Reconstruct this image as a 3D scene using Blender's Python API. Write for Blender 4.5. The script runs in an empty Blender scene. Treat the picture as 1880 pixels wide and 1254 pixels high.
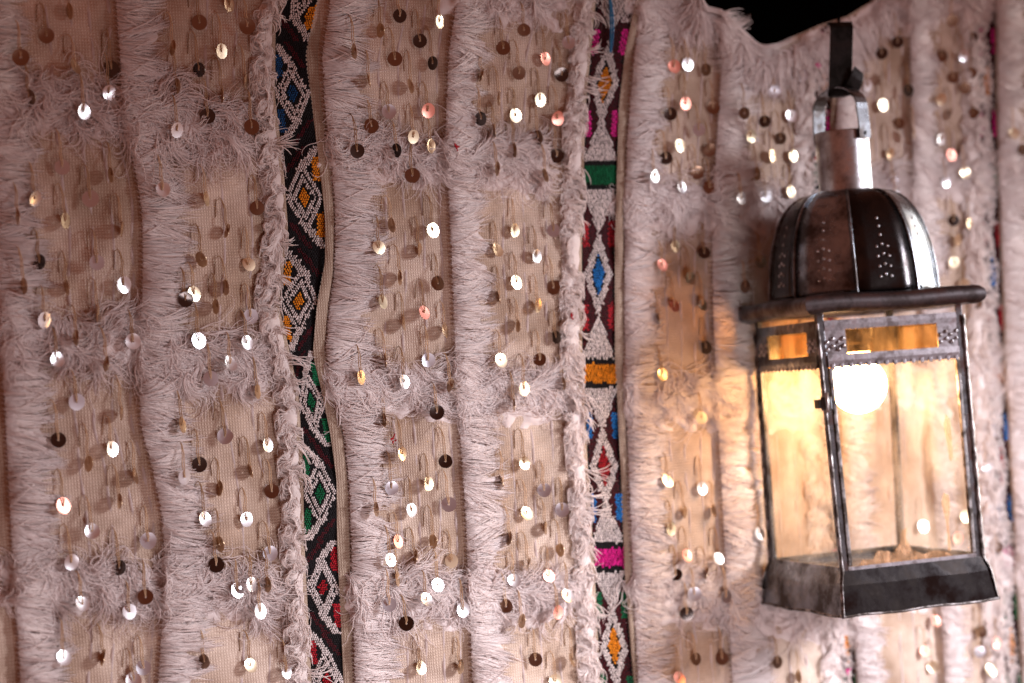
import bpy, math, random
import numpy as np
from mathutils import Matrix, Vector

random.seed(7)
rng = np.random.default_rng(7)
scene = bpy.context.scene

# ------------------------------------------------------------------ camera
F = 3656.0                      # focal length in photo pixels (70 mm on 36 mm)
ROLL = math.radians(4.1)        # the camera was held slightly rolled
CR, SR = math.cos(ROLL), math.sin(ROLL)
cam_data = bpy.data.cameras.new('camera')
cam_data.lens = 70.0
cam_data.sensor_width = 36.0
cam_data.clip_start = 0.01
cam_data.clip_end = 50.0
cam_data.dof.use_dof = True
cam_data.dof.focus_distance = 1.27
cam_data.dof.aperture_fstop = 5.0
cam = bpy.data.objects.new('camera', cam_data)
scene.collection.objects.link(cam)
cam.matrix_world = Matrix(((CR, SR, 0, 0), (0, 0, -1, 0), (-SR, CR, 0, 0), (0, 0, 0, 1)))
scene.camera = cam

# ------------------------------------------------------------------ light
world = bpy.data.worlds.new('World')
scene.world = world
world.use_nodes = True
bg = world.node_tree.nodes['Background']
bg.inputs['Color'].default_value = (1.0, 0.33, 0.21, 1)
bg.inputs['Strength'].default_value = 0.25


def area_lamp(name, loc, target, size, power, color, spread=180):
    d = bpy.data.lights.new(name, 'AREA')
    d.shape = 'RECTANGLE'
    d.size, d.size_y = size
    d.energy = power
    d.color = color
    d.spread = math.radians(spread)
    o = bpy.data.objects.new(name, d)
    scene.collection.objects.link(o)
    o.location = loc
    o.rotation_euler = (Vector(target) - Vector(loc)).to_track_quat('-Z', 'Y').to_euler()
    return o


KEY_LOC = Vector((1.35, 1.12, 0.18))
area_lamp('daylight_from_doorway', KEY_LOC, (0.22, 1.42, -0.30), (0.30, 0.34), 3.6, (0.93, 0.93, 1.0), 51)
area_lamp('far_right_rim_lamp', (1.5, 2.27, 0.05), (0.42, 1.48, -0.02), (0.4, 1.0), 3.0, (1.0, 0.97, 0.93), 50)  # added rim lamp that whitens the lantern's right-hand panels
area_lamp('low_fill_lamp', (0.40, 0.48, -0.72), (0.0, 1.50, -0.55), (0.4, 0.4), 2.6, (1.0, 0.93, 0.97), 88)  # added fill lamp, low in front, to lift the blanket's shadows

vs = scene.view_settings
vs.view_transform = 'Standard'
vs.look = 'None'
vs.exposure = 0.0
vs.gamma = 1.0
vs.use_curve_mapping = False
scene.render.engine = 'CYCLES'
scene.cycles.transparent_max_bounces = 24

# ------------------------------------------------------------------ the hanging plane of the blanket
Z0, M = 1.361, 0.70
MN = math.sqrt(1 + M * M)
WALL_N = Vector((M, -1, 0)) / MN          # towards the viewer


def W(px, py, n=0.0):
    """point n metres proud of the blanket's plane, where the sight line of photo pixel (px, py) meets it"""
    px, py, n = np.broadcast_arrays(np.asarray(px, float), np.asarray(py, float), np.asarray(n, float))
    cx = (px - 940.0) / F
    cy = -(py - 627.0) / F
    X = cx * CR + cy * SR
    Z = -cx * SR + cy * CR
    t = (Z0 - n * MN) / (1 - M * X)
    return np.stack([X * t, t, Z * t], -1)


# ------------------------------------------------------------------ helpers
def link(o, parent=None):
    scene.collection.objects.link(o)
    if parent is not None:
        o.parent = parent
    return o


def mesh(name, v, faces, mat=None, parent=None, smooth=True, tint=None, uv=None):
    """v (N,3), faces: (M,k) int array or list of lists -> ONE mesh object"""
    me = bpy.data.meshes.new(name)
    v = np.ascontiguousarray(v, dtype=np.float32).reshape(-1, 3)
    if isinstance(faces, np.ndarray):
        k = faces.shape[1]
        nf = faces.shape[0]
        me.vertices.add(len(v))
        me.vertices.foreach_set('co', v.ravel())
        me.loops.add(nf * k)
        me.loops.foreach_set('vertex_index', np.ascontiguousarray(faces, dtype=np.int32).ravel())
        me.polygons.add(nf)
        me.polygons.foreach_set('loop_start', np.arange(0, nf * k, k, dtype=np.int32))
        me.update(calc_edges=True)
    else:
        me.from_pydata(v.tolist(), [], [list(f) for f in faces])
        me.update()
    if smooth:
        me.polygons.foreach_set('use_smooth', np.ones(len(me.polygons), dtype=bool))
    if tint is not None:
        a = me.attributes.new('tint', 'FLOAT', 'POINT')
        a.data.foreach_set('value', np.ascontiguousarray(tint, dtype=np.float32).ravel())
    if uv is not None:
        ul = me.uv_layers.new(name='uv')
        li = np.empty(len(me.loops), dtype=np.int32)
        me.loops.foreach_get('vertex_index', li)
        ul.data.foreach_set('uv', np.ascontiguousarray(uv[li], dtype=np.float32).ravel())
    if mat is not None:
        me.materials.append(mat)
    o = bpy.data.objects.new(name, me)
    return link(o, parent)


def stuff(o):
    o['kind'] = 'stuff'
    return o


def tag(o, label, cat, group=None):
    o['label'] = label
    o['category'] = cat
    if group:
        o['group'] = group
    return o


def tubes(P, R, sides=3):
    """P (N,K,3) centre lines, R (N,K) radii -> verts, quads"""
    N, K, _ = P.shape
    T = np.gradient(P, axis=1)
    T /= np.linalg.norm(T, axis=2, keepdims=True) + 1e-12
    ref = np.array([WALL_N.x + 0.13, WALL_N.y, 0.17])
    A = np.cross(T, ref)
    A /= np.linalg.norm(A, axis=2, keepdims=True) + 1e-9
    B = np.cross(T, A)
    ang = np.arange(sides) * 2 * math.pi / sides + 0.3
    V = P[:, :, None, :] + R[:, :, None, None] * (np.cos(ang)[None, None, :, None] * A[:, :, None, :] + np.sin(ang)[None, None, :, None] * B[:, :, None, :])
    idx = np.arange(N * K * sides).reshape(N, K, sides)
    a = idx[:, :-1, :]
    b = idx[:, 1:, :]
    a2 = np.roll(a, -1, 2)
    b2 = np.roll(b, -1, 2)
    Q = np.stack([a, a2, b2, b], -1).reshape(-1, 4)
    return V.reshape(-1, 3), Q


def poly(pts):
    ys = np.array([p[0] for p in pts], float)
    xs = np.array([p[1] for p in pts], float)
    # smooth: resample and blur
    yy = np.linspace(-160, 1420, 400)
    xx = np.interp(yy, ys, xs)
    s0 = (xs[1] - xs[0]) / (ys[1] - ys[0])
    s1 = (xs[-1] - xs[-2]) / (ys[-1] - ys[-2])
    s0 = max(-0.12, min(0.12, s0)); s1 = max(-0.12, min(0.12, s1))
    xx = np.where(yy < ys[0], xs[0] + (yy - ys[0]) * s0, xx)
    xx = np.where(yy > ys[-1], xs[-1] + (yy - ys[-1]) * s1, xx)
    k = np.hanning(13); k /= k.sum()
    xx = np.convolve(np.pad(xx, 6, 'edge'), k, 'valid')
    return lambda y: np.interp(y, yy, xx)


class Noise1:
    def __init__(self, scale, n=7):
        self.f = (rng.uniform(0.4, 1.6, n)) * 2 * math.pi / scale
        self.p = rng.uniform(0, 6.28, n)
        self.a = rng.uniform(0.6, 1, n); self.a /= math.sqrt((self.a ** 2).sum() / 2)

    def __call__(self, x):
        x = np.asarray(x, float)
        return (self.a * np.sin(x[..., None] * self.f + self.p)).sum(-1)


class Noise2:
    def __init__(self, scale, n=12):
        th = rng.uniform(0, 6.28, n)
        k = rng.uniform(0.5, 1.5, n) * 2 * math.pi / scale
        self.kx, self.ky = k * np.cos(th), k * np.sin(th)
        self.p = rng.uniform(0, 6.28, n)
        self.n = n

    def __call__(self, x, y):
        x, y = np.asarray(x, float), np.asarray(y, float)
        return np.sin(x[..., None] * self.kx + y[..., None] * self.ky + self.p).sum(-1) / math.sqrt(self.n / 2)


# ------------------------------------------------------------------ materials
def new_mat(name):
    m = bpy.data.materials.new(name)
    m.use_nodes = True
    nt = m.node_tree
    b = nt.nodes['Principled BSDF']
    return m, nt, b


def nd(nt, typ, **kw):
    n = nt.nodes.new(typ)
    for k, v in kw.items():
        setattr(n, k, v)
    return n


def wool(name, dark, light, rough=0.85, sheen=0.25):
    m, nt, b = new_mat(name)
    at = nd(nt, 'ShaderNodeAttribute', attribute_name='tint')
    cr = nd(nt, 'ShaderNodeValToRGB')
    cr.color_ramp.elements[0].color = (*dark, 1)
    cr.color_ramp.elements[1].color = (*light, 1)
    nt.links.new(at.outputs['Fac'], cr.inputs['Fac'])
    nt.links.new(cr.outputs['Color'], b.inputs['Base Color'])
    b.inputs['Roughness'].default_value = rough
    b.inputs['Sheen Weight'].default_value = sheen
    b.inputs['Specular IOR Level'].default_value = 0.3
    # a little light passes through the fibres
    tr = nd(nt, 'ShaderNodeBsdfTranslucent')
    nt.links.new(cr.outputs['Color'], tr.inputs['Color'])
    mx = nd(nt, 'ShaderNodeMixShader')
    mx.inputs['Fac'].default_value = 0.4
    nt.links.new(b.outputs['BSDF'], mx.inputs[1])
    nt.links.new(tr.outputs['BSDF'], mx.inputs[2])
    nt.links.new(mx.outputs['Shader'], nt.nodes['Material Output'].inputs['Surface'])
    return m


M_WOOL = wool('white_wool', (0.82, 0.72, 0.70), (0.96, 0.88, 0.865))
M_WOOL_TWIST = wool('cream_wool', (0.82, 0.72, 0.69), (0.96, 0.88, 0.855))
M_THREAD = wool('sequin_thread', (0.48, 0.29, 0.15), (0.74, 0.54, 0.36), 0.6, 0.1)
M_FLOAT = wool('lilac_float_yarn', (0.60, 0.49, 0.45), (0.72, 0.61, 0.60))
M_BLUE_THREAD = wool('blue_yarn', (0.01, 0.10, 0.24), (0.03, 0.22, 0.42))


def cloth_mat(name, base, stain, weave=520.0):
    m, nt, b = new_mat(name)
    uv = nd(nt, 'ShaderNodeUVMap', uv_map='uv')
    n1 = nd(nt, 'ShaderNodeTexNoise'); n1.inputs['Scale'].default_value = 14.0; n1.inputs['Detail'].default_value = 6
    n2 = nd(nt, 'ShaderNodeTexNoise'); n2.inputs['Scale'].default_value = 90.0; n2.inputs['Detail'].default_value = 4
    nt.links.new(uv.outputs['UV'], n1.inputs['Vector']); nt.links.new(uv.outputs['UV'], n2.inputs['Vector'])
    cr = nd(nt, 'ShaderNodeValToRGB')
    cr.color_ramp.elements[0].position = 0.36; cr.color_ramp.elements[0].color = (*stain, 1)
    cr.color_ramp.elements[1].position = 0.60; cr.color_ramp.elements[1].color = (*base, 1)
    nt.links.new(n1.outputs['Fac'], cr.inputs['Fac'])
    # weave: two crossed waves
    w1 = nd(nt, 'ShaderNodeTexWave', wave_type='BANDS', bands_direction='X'); w1.inputs['Scale'].default_value = weave / 3.1416 * 1.0
    w2 = nd(nt, 'ShaderNodeTexWave', wave_type='BANDS', bands_direction='Y'); w2.inputs['Scale'].default_value = weave / 3.1416 * 1.0
    for w in (w1, w2):
        w.inputs['Distortion'].default_value = 3.0; w.inputs['Detail'].default_value = 2; w.inputs['Detail Scale'].default_value = 1.0
        nt.links.new(uv.outputs['UV'], w.inputs['Vector'])
    mul = nd(nt, 'ShaderNodeMath', operation='MULTIPLY')
    nt.links.new(w1.outputs['Fac'], mul.inputs[0]); nt.links.new(w2.outputs['Fac'], mul.inputs[1])
    mx = nd(nt, 'ShaderNodeMixRGB', blend_type='MULTIPLY'); mx.inputs['Fac'].default_value = 0.55
    cr2 = nd(nt, 'ShaderNodeValToRGB')
    cr2.color_ramp.elements[0].position = 0.25; cr2.color_ramp.elements[0].color = (0.62, 0.58, 0.54, 1)
    cr2.color_ramp.elements[1].position = 0.65; cr2.color_ramp.elements[1].color = (1, 1, 1, 1)
    nt.links.new(n2.outputs['Fac'], cr2.inputs['Fac'])
    nt.links.new(cr.outputs['Color'], mx.inputs['Color1']); nt.links.new(cr2.outputs['Color'], mx.inputs['Color2'])
    mx2 = nd(nt, 'ShaderNodeMixRGB', blend_type='MULTIPLY'); mx2.inputs['Fac'].default_value = 0.45
    nt.links.new(mx.outputs['Color'], mx2.inputs['Color1'])
    cr3 = nd(nt, 'ShaderNodeValToRGB')
    cr3.color_ramp.elements[0].color = (0.55, 0.5, 0.46, 1); cr3.color_ramp.elements[1].position = 0.55
    nt.links.new(mul.outputs['Value'], cr3.inputs['Fac'])
    nt.links.new(cr3.outputs['Color'], mx2.inputs['Color2'])
    nt.links.new(mx2.outputs['Color'], b.inputs['Base Color'])
    b.inputs['Roughness'].default_value = 0.95
    b.inputs['Specular IOR Level'].default_value = 0.1
    bp = nd(nt, 'ShaderNodeBump'); bp.inputs['Strength'].default_value = 0.8; bp.inputs['Distance'].default_value = 0.0006
    nt.links.new(mul.outputs['Value'], bp.inputs['Height'])
    nt.links.new(bp.outputs['Normal'], b.inputs['Normal'])
    return m


M_CLOTH = cloth_mat('undyed_wool_cloth', (0.68, 0.55, 0.465), (0.42, 0.30, 0.225))
M_SELVAGE = cloth_mat('selvage_cloth', (0.50, 0.40, 0.32), (0.34, 0.25, 0.19))


def yarn(name, col):
    m, nt, b = new_mat(name)
    at = nd(nt, 'ShaderNodeAttribute', attribute_name='tint')
    mx = nd(nt, 'ShaderNodeMixRGB')
    mx.inputs['Color1'].default_value = (*[c * 0.6 for c in col], 1)
    mx.inputs['Color2'].default_value = (*col, 1)
    nt.links.new(at.outputs['Fac'], mx.inputs['Fac'])
    nt.links.new(mx.outputs['Color'], b.inputs['Base Color'])
    b.inputs['Roughness'].default_value = 0.8
    b.inputs['Specular IOR Level'].default_value = 0.15
    return m


YARN = {
    'black': yarn('black_yarn', (0.010, 0.008, 0.009)),
    'white': yarn('white_yarn', (0.72, 0.64, 0.62)),
    'maroon': yarn('maroon_yarn', (0.06, 0.006, 0.010)),
    'orange': yarn('orange_yarn', (0.80, 0.27, 0.015)),
    'blue': yarn('azure_yarn', (0.015, 0.17, 0.50)),
    'navy': yarn('navy_yarn', (0.012, 0.07, 0.20)),
    'green': yarn('green_yarn', (0.006, 0.13, 0.05)),
    'red': yarn('red_yarn', (0.40, 0.012, 0.022)),
    'pink': yarn('magenta_yarn', (0.72, 0.02, 0.27)),
}


def metal(name, col, rough, dirt=None, dirt_amt=0.0, scale=40.0, bump=0.0):
    m, nt, b = new_mat(name)
    b.inputs['Metallic'].default_value = 1.0
    b.inputs['Base Color'].default_value = (*col, 1)
    b.inputs['Roughness'].default_value = rough
    if dirt:
        tc = nd(nt, 'ShaderNodeTexCoord')
        n1 = nd(nt, 'ShaderNodeTexNoise'); n1.inputs['Scale'].default_value = scale; n1.inputs['Detail'].default_value = 8; n1.inputs['Roughness'].default_value = 0.65
        nt.links.new(tc.outputs['Object'], n1.inputs['Vector'])
        cr = nd(nt, 'ShaderNodeValToRGB')
        cr.color_ramp.elements[0].position = 0.5 - 0.14 * (1 - dirt_amt) ; cr.color_ramp.elements[0].color = (*dirt, 1)
        cr.color_ramp.elements[1].position = 0.62; cr.color_ramp.elements[1].color = (*col, 1)
        nt.links.new(n1.outputs['Fac'], cr.inputs['Fac'])
        nt.links.new(cr.outputs['Color'], b.inputs['Base Color'])
        mr = nd(nt, 'ShaderNodeMapRange'); mr.inputs['From Min'].default_value = 0.35; mr.inputs['From Max'].default_value = 0.65
        mr.inputs['To Min'].default_value = rough + 0.25; mr.inputs['To Max'].default_value = rough
        nt.links.new(n1.outputs['Fac'], mr.inputs['Value'])
        nt.links.new(mr.outputs['Result'], b.inputs['Roughness'])
        if bump:
            n3 = nd(nt, 'ShaderNodeTexNoise'); n3.inputs['Scale'].default_value = scale * 1.5; n3.inputs['Detail'].default_value = 3
            nt.links.new(tc.outputs['Object'], n3.inputs['Vector'])
            bp = nd(nt, 'ShaderNodeBump'); bp.inputs['Strength'].default_value = 0.5; bp.inputs['Distance'].default_value = bump
            nt.links.new(n3.outputs['Fac'], bp.inputs['Height']); nt.links.new(bp.outputs['Normal'], b.inputs['Normal'])
    return m


M_SEQ = {
    'W': metal('silver_sequin', (0.80, 0.80, 0.83), 0.30),
    'Y': metal('pale_gold_sequin', (0.84, 0.72, 0.52), 0.32),
    'P': metal('copper_pink_sequin', (0.85, 0.36, 0.28), 0.40),
    'K': metal('dark_mirror_sequin', (0.10, 0.085, 0.08), 0.20),  # near-black colour stands in for the dark surroundings mirrored
    'B': metal('bronze_sequin', (0.26, 0.17, 0.12), 0.30),
    'G': metal('dull_steel_sequin', (0.62, 0.62, 0.68), 0.38),
    'E': metal('old_gold_sequin', (0.70, 0.52, 0.34), 0.28),
}
M_TIN = metal('patinated_tin', (0.31, 0.34, 0.38), 0.18, (0.06, 0.05, 0.048), 0.35, 40.0, 0.0003)
M_TIN_DARK = metal('dark_toned_tin', (0.055, 0.052, 0.055), 0.14, (0.022, 0.018, 0.017), 0.5, 45.0, 0.0003)  # black tone paints in the dark room that the skirt mirrors
M_TIN_BRIGHT = metal('polished_tin', (0.58, 0.60, 0.64), 0.24, (0.22, 0.18, 0.17), 0.0, 70.0, 0.0002)
M_RAIL = metal('worn_tin_rail', (0.42, 0.39, 0.42), 0.28, (0.10, 0.08, 0.08), 0.2, 110.0, 0.0003)
M_BEAD = metal('dull_solder', (0.38, 0.35, 0.35), 0.34, (0.05, 0.04, 0.035), 0.6, 90.0, 0.0006)
M_EAVE = metal('dark_rolled_tin', (0.17, 0.155, 0.165), 0.27, (0.05, 0.04, 0.04), 0.3, 60.0, 0.0002)
M_IRON = metal('black_iron', (0.03, 0.027, 0.027), 0.40, (0.012, 0.010, 0.009), 0.4, 90.0, 0.0004)


def glass_mat(name, tint, dirt_col, dirt_lo, dirt_hi, scale):
    m, nt, b = new_mat(name)
    nt.nodes.remove(b)
    out = nt.nodes['Material Output']
    tp = nd(nt, 'ShaderNodeBsdfTransparent'); tp.inputs['Color'].default_value = (*tint, 1)
    gl = nd(nt, 'ShaderNodeBsdfGlossy'); gl.inputs['Roughness'].default_value = 0.06
    fr = nd(nt, 'ShaderNodeFresnel'); fr.inputs['IOR'].default_value = 1.32
    ge = nd(nt, 'ShaderNodeNewGeometry')
    inv = nd(nt, 'ShaderNodeMath', operation='SUBTRACT'); inv.inputs[0].default_value = 1.0
    nt.links.new(ge.outputs['Backfacing'], inv.inputs[1])
    frm = nd(nt, 'ShaderNodeMath', operation='MULTIPLY')
    nt.links.new(fr.outputs['Fac'], frm.inputs[0]); nt.links.new(inv.outputs[0], frm.inputs[1])
    m1 = nd(nt, 'ShaderNodeMixShader')
    nt.links.new(frm.outputs[0], m1.inputs['Fac']); nt.links.new(tp.outputs[0], m1.inputs[1]); nt.links.new(gl.outputs[0], m1.inputs[2])
    df = nd(nt, 'ShaderNodeBsdfDiffuse'); df.inputs['Color'].default_value = (*dirt_col, 1)
    tl = nd(nt, 'ShaderNodeBsdfTranslucent'); tl.inputs['Color'].default_value = (*dirt_col, 1)
    m2 = nd(nt, 'ShaderNodeMixShader'); m2.inputs['Fac'].default_value = 0.55
    nt.links.new(df.outputs[0], m2.inputs[1]); nt.links.new(tl.outputs[0], m2.inputs[2])
    tc = nd(nt, 'ShaderNodeTexCoord')
    mp = nd(nt, 'ShaderNodeMapping'); mp.inputs['Scale'].default_value = (1, 1, 0.45)
    n1 = nd(nt, 'ShaderNodeTexNoise'); n1.inputs['Scale'].default_value = scale; n1.inputs['Detail'].default_value = 7; n1.inputs['Roughness'].default_value = 0.6
    nt.links.new(tc.outputs['Object'], mp.inputs['Vector']); nt.links.new(mp.outputs[0], n1.inputs['Vector'])
    mr = nd(nt, 'ShaderNodeMapRange'); mr.inputs['From Min'].default_value = 0.44; mr.inputs['From Max'].default_value = 0.74
    mr.inputs['To Min'].default_value = dirt_lo; mr.inputs['To Max'].default_value = dirt_hi
    nt.links.new(n1.outputs['Fac'], mr.inputs['Value'])
    m3 = nd(nt, 'ShaderNodeMixShader')
    nt.links.new(mr.outputs['Result'], m3.inputs['Fac']); nt.links.new(m1.outputs[0], m3.inputs[1]); nt.links.new(m2.outputs[0], m3.inputs[2])
    nt.links.new(m3.outputs[0], out.inputs['Surface'])
    return m


M_GLASS = glass_mat('dusty_glass', (0.97, 0.95, 0.92), (0.85, 0.74, 0.64), 0.0, 0.24, 42.0)
M_AMBER = glass_mat('smoky_amber_glass', (0.88, 0.74, 0.54), (0.70, 0.52, 0.32), 0.02, 0.22, 60.0)
M_RESIDUE = glass_mat('dried_residue', (0.97, 0.88, 0.78), (0.80, 0.60, 0.44), 0.10, 0.75, 150.0)
m, nt, b = new_mat('bulb_glow')
b.inputs['Base Color'].default_value = (1, 0.9, 0.7, 1)
b.inputs['Emission Color'].default_value = (1.0, 0.58, 0.25, 1)
b.inputs['Emission Strength'].default_value = 64.0
M_BULB = m
m, nt, b = new_mat('backdrop_black')
b.inputs['Base Color'].default_value = (0.0012, 0.001, 0.001, 1)
b.inputs['Roughness'].default_value = 1.0
b.inputs['Specular IOR Level'].default_value = 0.0
M_DARK = m

# ------------------------------------------------------------------ setting: black sheet behind the blanket, painting in the dark of the gap
dv = []
for px, py in ((-900, -900), (2600, -900), (2600, 2100), (-900, 2100)):
    dv.append(W(px, py, -0.22))
backdrop = mesh('backdrop', np.array(dv), [[0, 1, 2, 3]], M_DARK, smooth=False)
backdrop['kind'] = 'structure'

# ------------------------------------------------------------------ blanket: stripe edges traced down the photograph's stripes
EDGE = {
    'A': poly([(0, -45), (300, -24), (600, 0), (750, 9), (1000, 22), (1254, 38)]),
    'B': poly([(0, 213), (130, 222), (250, 235), (330, 252), (400, 262), (500, 262), (600, 258), (700, 256), (780, 258), (860, 280), (950, 298), (1050, 305), (1150, 298), (1254, 290)]),
    'C': poly([(0, 607), (100, 592), (200, 597), (300, 610), (400, 616), (500, 614), (560, 605), (640, 598), (720, 612), (800, 632), (900, 642), (1050, 647), (1254, 652)]),
    'D': poly([(0, 838), (100, 824), (250, 818), (400, 826), (550, 832), (700, 838), (800, 845), (950, 855), (1100, 862), (1254, 868)]),
    'E': poly([(0, 1180), (100, 1165), (250, 1152), (400, 1147), (600, 1147), (800, 1152), (1000, 1160), (1254, 1172)]),
    'F': poly([(0, 1328), (100, 1325), (200, 1320), (300, 1313), (450, 1308), (600, 1310), (800, 1320), (1000, 1330), (1254, 1345)]),
    'G': poly([(0, 1545), (400, 1528), (800, 1545), (1254, 1575)]),
    'H': poly([(0, 1672), (200, 1672), (400, 1682), (800, 1708), (1254, 1735)]),
    'I': poly([(0, 1832), (200, 1833), (400, 1838), (800, 1855), (1254, 1880)]),
    'J': poly([(0, 1975), (1254, 2020)]),
}
FW = {'A': 82, 'B': 80, 'C': 78, 'D': 64, 'E': 62, 'F': 64, 'G': 48, 'H': 46, 'I': 56, 'J': 46}
ORDER = 'ABCDEFGHIJ'
# embroidered bands: left and right edges
BAND = [
    (poly([(0, 528), (30, 506), (180, 505), (300, 520), (420, 529), (500, 520), (560, 512), (650, 533), (720, 548), (850, 556), (1000, 559), (1254, 572)]),
     poly([(0, 582), (100, 560), (180, 570), (300, 585), (400, 596), (480, 596), (560, 581), (650, 573), (720, 590), (800, 606), (880, 617), (1000, 618), (1254, 630)])),
    (poly([(0, 1094), (200, 1075), (450, 1068), (650, 1069), (850, 1079), (1050, 1092), (1254, 1102)]),
     poly([(0, 1166), (100, 1146), (200, 1135), (450, 1128), (650, 1128), (850, 1138), (1050, 1146), (1254, 1162)])),
    (poly([(0, 1512), (200, 1494), (400, 1490), (800, 1510), (1254, 1548)]),
     poly([(0, 1540), (200, 1524), (400, 1520), (800, 1538), (1254, 1573)])),
    (poly([(0, 1796), (200, 1798), (400, 1803), (800, 1822), (1254, 1846)]),
     poly([(0, 1826), (200, 1828), (400, 1833), (800, 1850), (1254, 1875)])),
]
NEXT_BAND = {'B': 0, 'D': 1, 'F': 2, 'H': 3}      # stripe whose right end carries a band
TOPX = [-400, 1240, 1280, 1290, 1297, 1325, 1345, 1370, 1390, 1405, 1430, 1460, 1490, 1510, 1560, 1600, 1640, 1700, 2300]
TOPY = [-100, -100, -40, 0, 14, 20, 40, 62, 82, 86, 82, 68, 55, 46, 30, 4, -30, -100, -100]


def top(x):
    return np.interp(x, TOPX, TOPY)


NA, NB, NC = Noise2(520), Noise2(170), Noise2(62)


def relief(px, py):
    px, py = np.asarray(px, float), np.asarray(py, float)
    n = 0.0022 * NA(px, py) + 0.0011 * NB(px, py) + 0.00035 * NC(px, py)
    for k in ORDER:
        d = px - EDGE[k](py)
        up = 1 / (1 + np.exp(-(d + 3) / 3.0))
        fall = np.where(d < 0, 1, np.clip(1 - d / (FW[k] * 1.25), 0, 1) ** 1.3)
        n = n + 0.0037 * up * fall - 0.0013 * np.exp(-((d + 16) / 13.0) ** 2)
    return n


def to_metric_uv(px, py):
    p = W(px, py, 0)
    s = p[..., 0] * math.sqrt(1 + M * M)
    return np.stack([s, p[..., 2]], -1)


blanket = bpy.data.objects.new('sequined_blanket', None)
link(blanket)
blanket.location = W(900, 1380, 0)
tag(blanket, 'cream wool blanket with white fringe stripes, hanging sequins and embroidered bands', 'blanket')
bpy.context.view_layer.update()
BINV = np.array(blanket.matrix_world.inverted())


def bmesh_obj(name, v, f, mat, parent=None, **kw):
    """mesh in blanket space; parent may be a part (all parts sit at the blanket's origin)"""
    v = np.asarray(v).reshape(-1, 3) - np.array(blanket.location)
    return mesh(name, v, f, mat, parent if parent is not None else blanket, **kw)


# woven ground cloth, one panel per stripe
bounds = [lambda y: EDGE['A'](y) - 150] + [EDGE[k] for k in ORDER]
for i in range(len(bounds) - 1):
    nx, ny = 46, 300
    v_ = np.linspace(0, 1, ny)[:, None]
    u_ = np.linspace(0, 1, nx)[None, :]
    py = -100 + 1450 * v_ + 0 * u_
    xl, xr = bounds[i](py), bounds[i + 1](py)
    px = xl + (xr - xl) * u_
    t = top(px)
    py2 = t + (1350 - t) * v_
    xl, xr = bounds[i](py2), bounds[i + 1](py2)
    px = xl + (xr - xl) * u_
    P = W(px, py2, relief(px, py2))
    idx = np.arange(nx * ny).reshape(ny, nx)
    Q = np.stack([idx[:-1, :-1], idx[1:, :-1], idx[1:, 1:], idx[:-1, 1:]], -1).reshape(-1, 4)
    bmesh_obj('woven_panel', P, Q, M_CLOTH, uv=to_metric_uv(px, py2).reshape(-1, 2))


# ------------------------------------------------------------------ fringe stripes
def under_edge(x, y):
    lim = top(x) - 3 + rng.uniform(0, 9, (len(x), 1))
    return np.where((x > 1270) & (x < 1660), np.maximum(y, lim), y)


def strands(px, py, n, rad, keep_top=True):
    """px,py,n (N,K) -> tube mesh data; drops those rooted above the blanket's upper edge"""
    if keep_top:
        ok = py[:, 0] > top(px[:, 0]) - 1
        px, py, n, rad = px[ok], py[ok], n[ok], rad[ok]
    P = W(px, py, n)
    V, Q = tubes(P, rad)
    return V, Q, len(px), px.shape[1]


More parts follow.
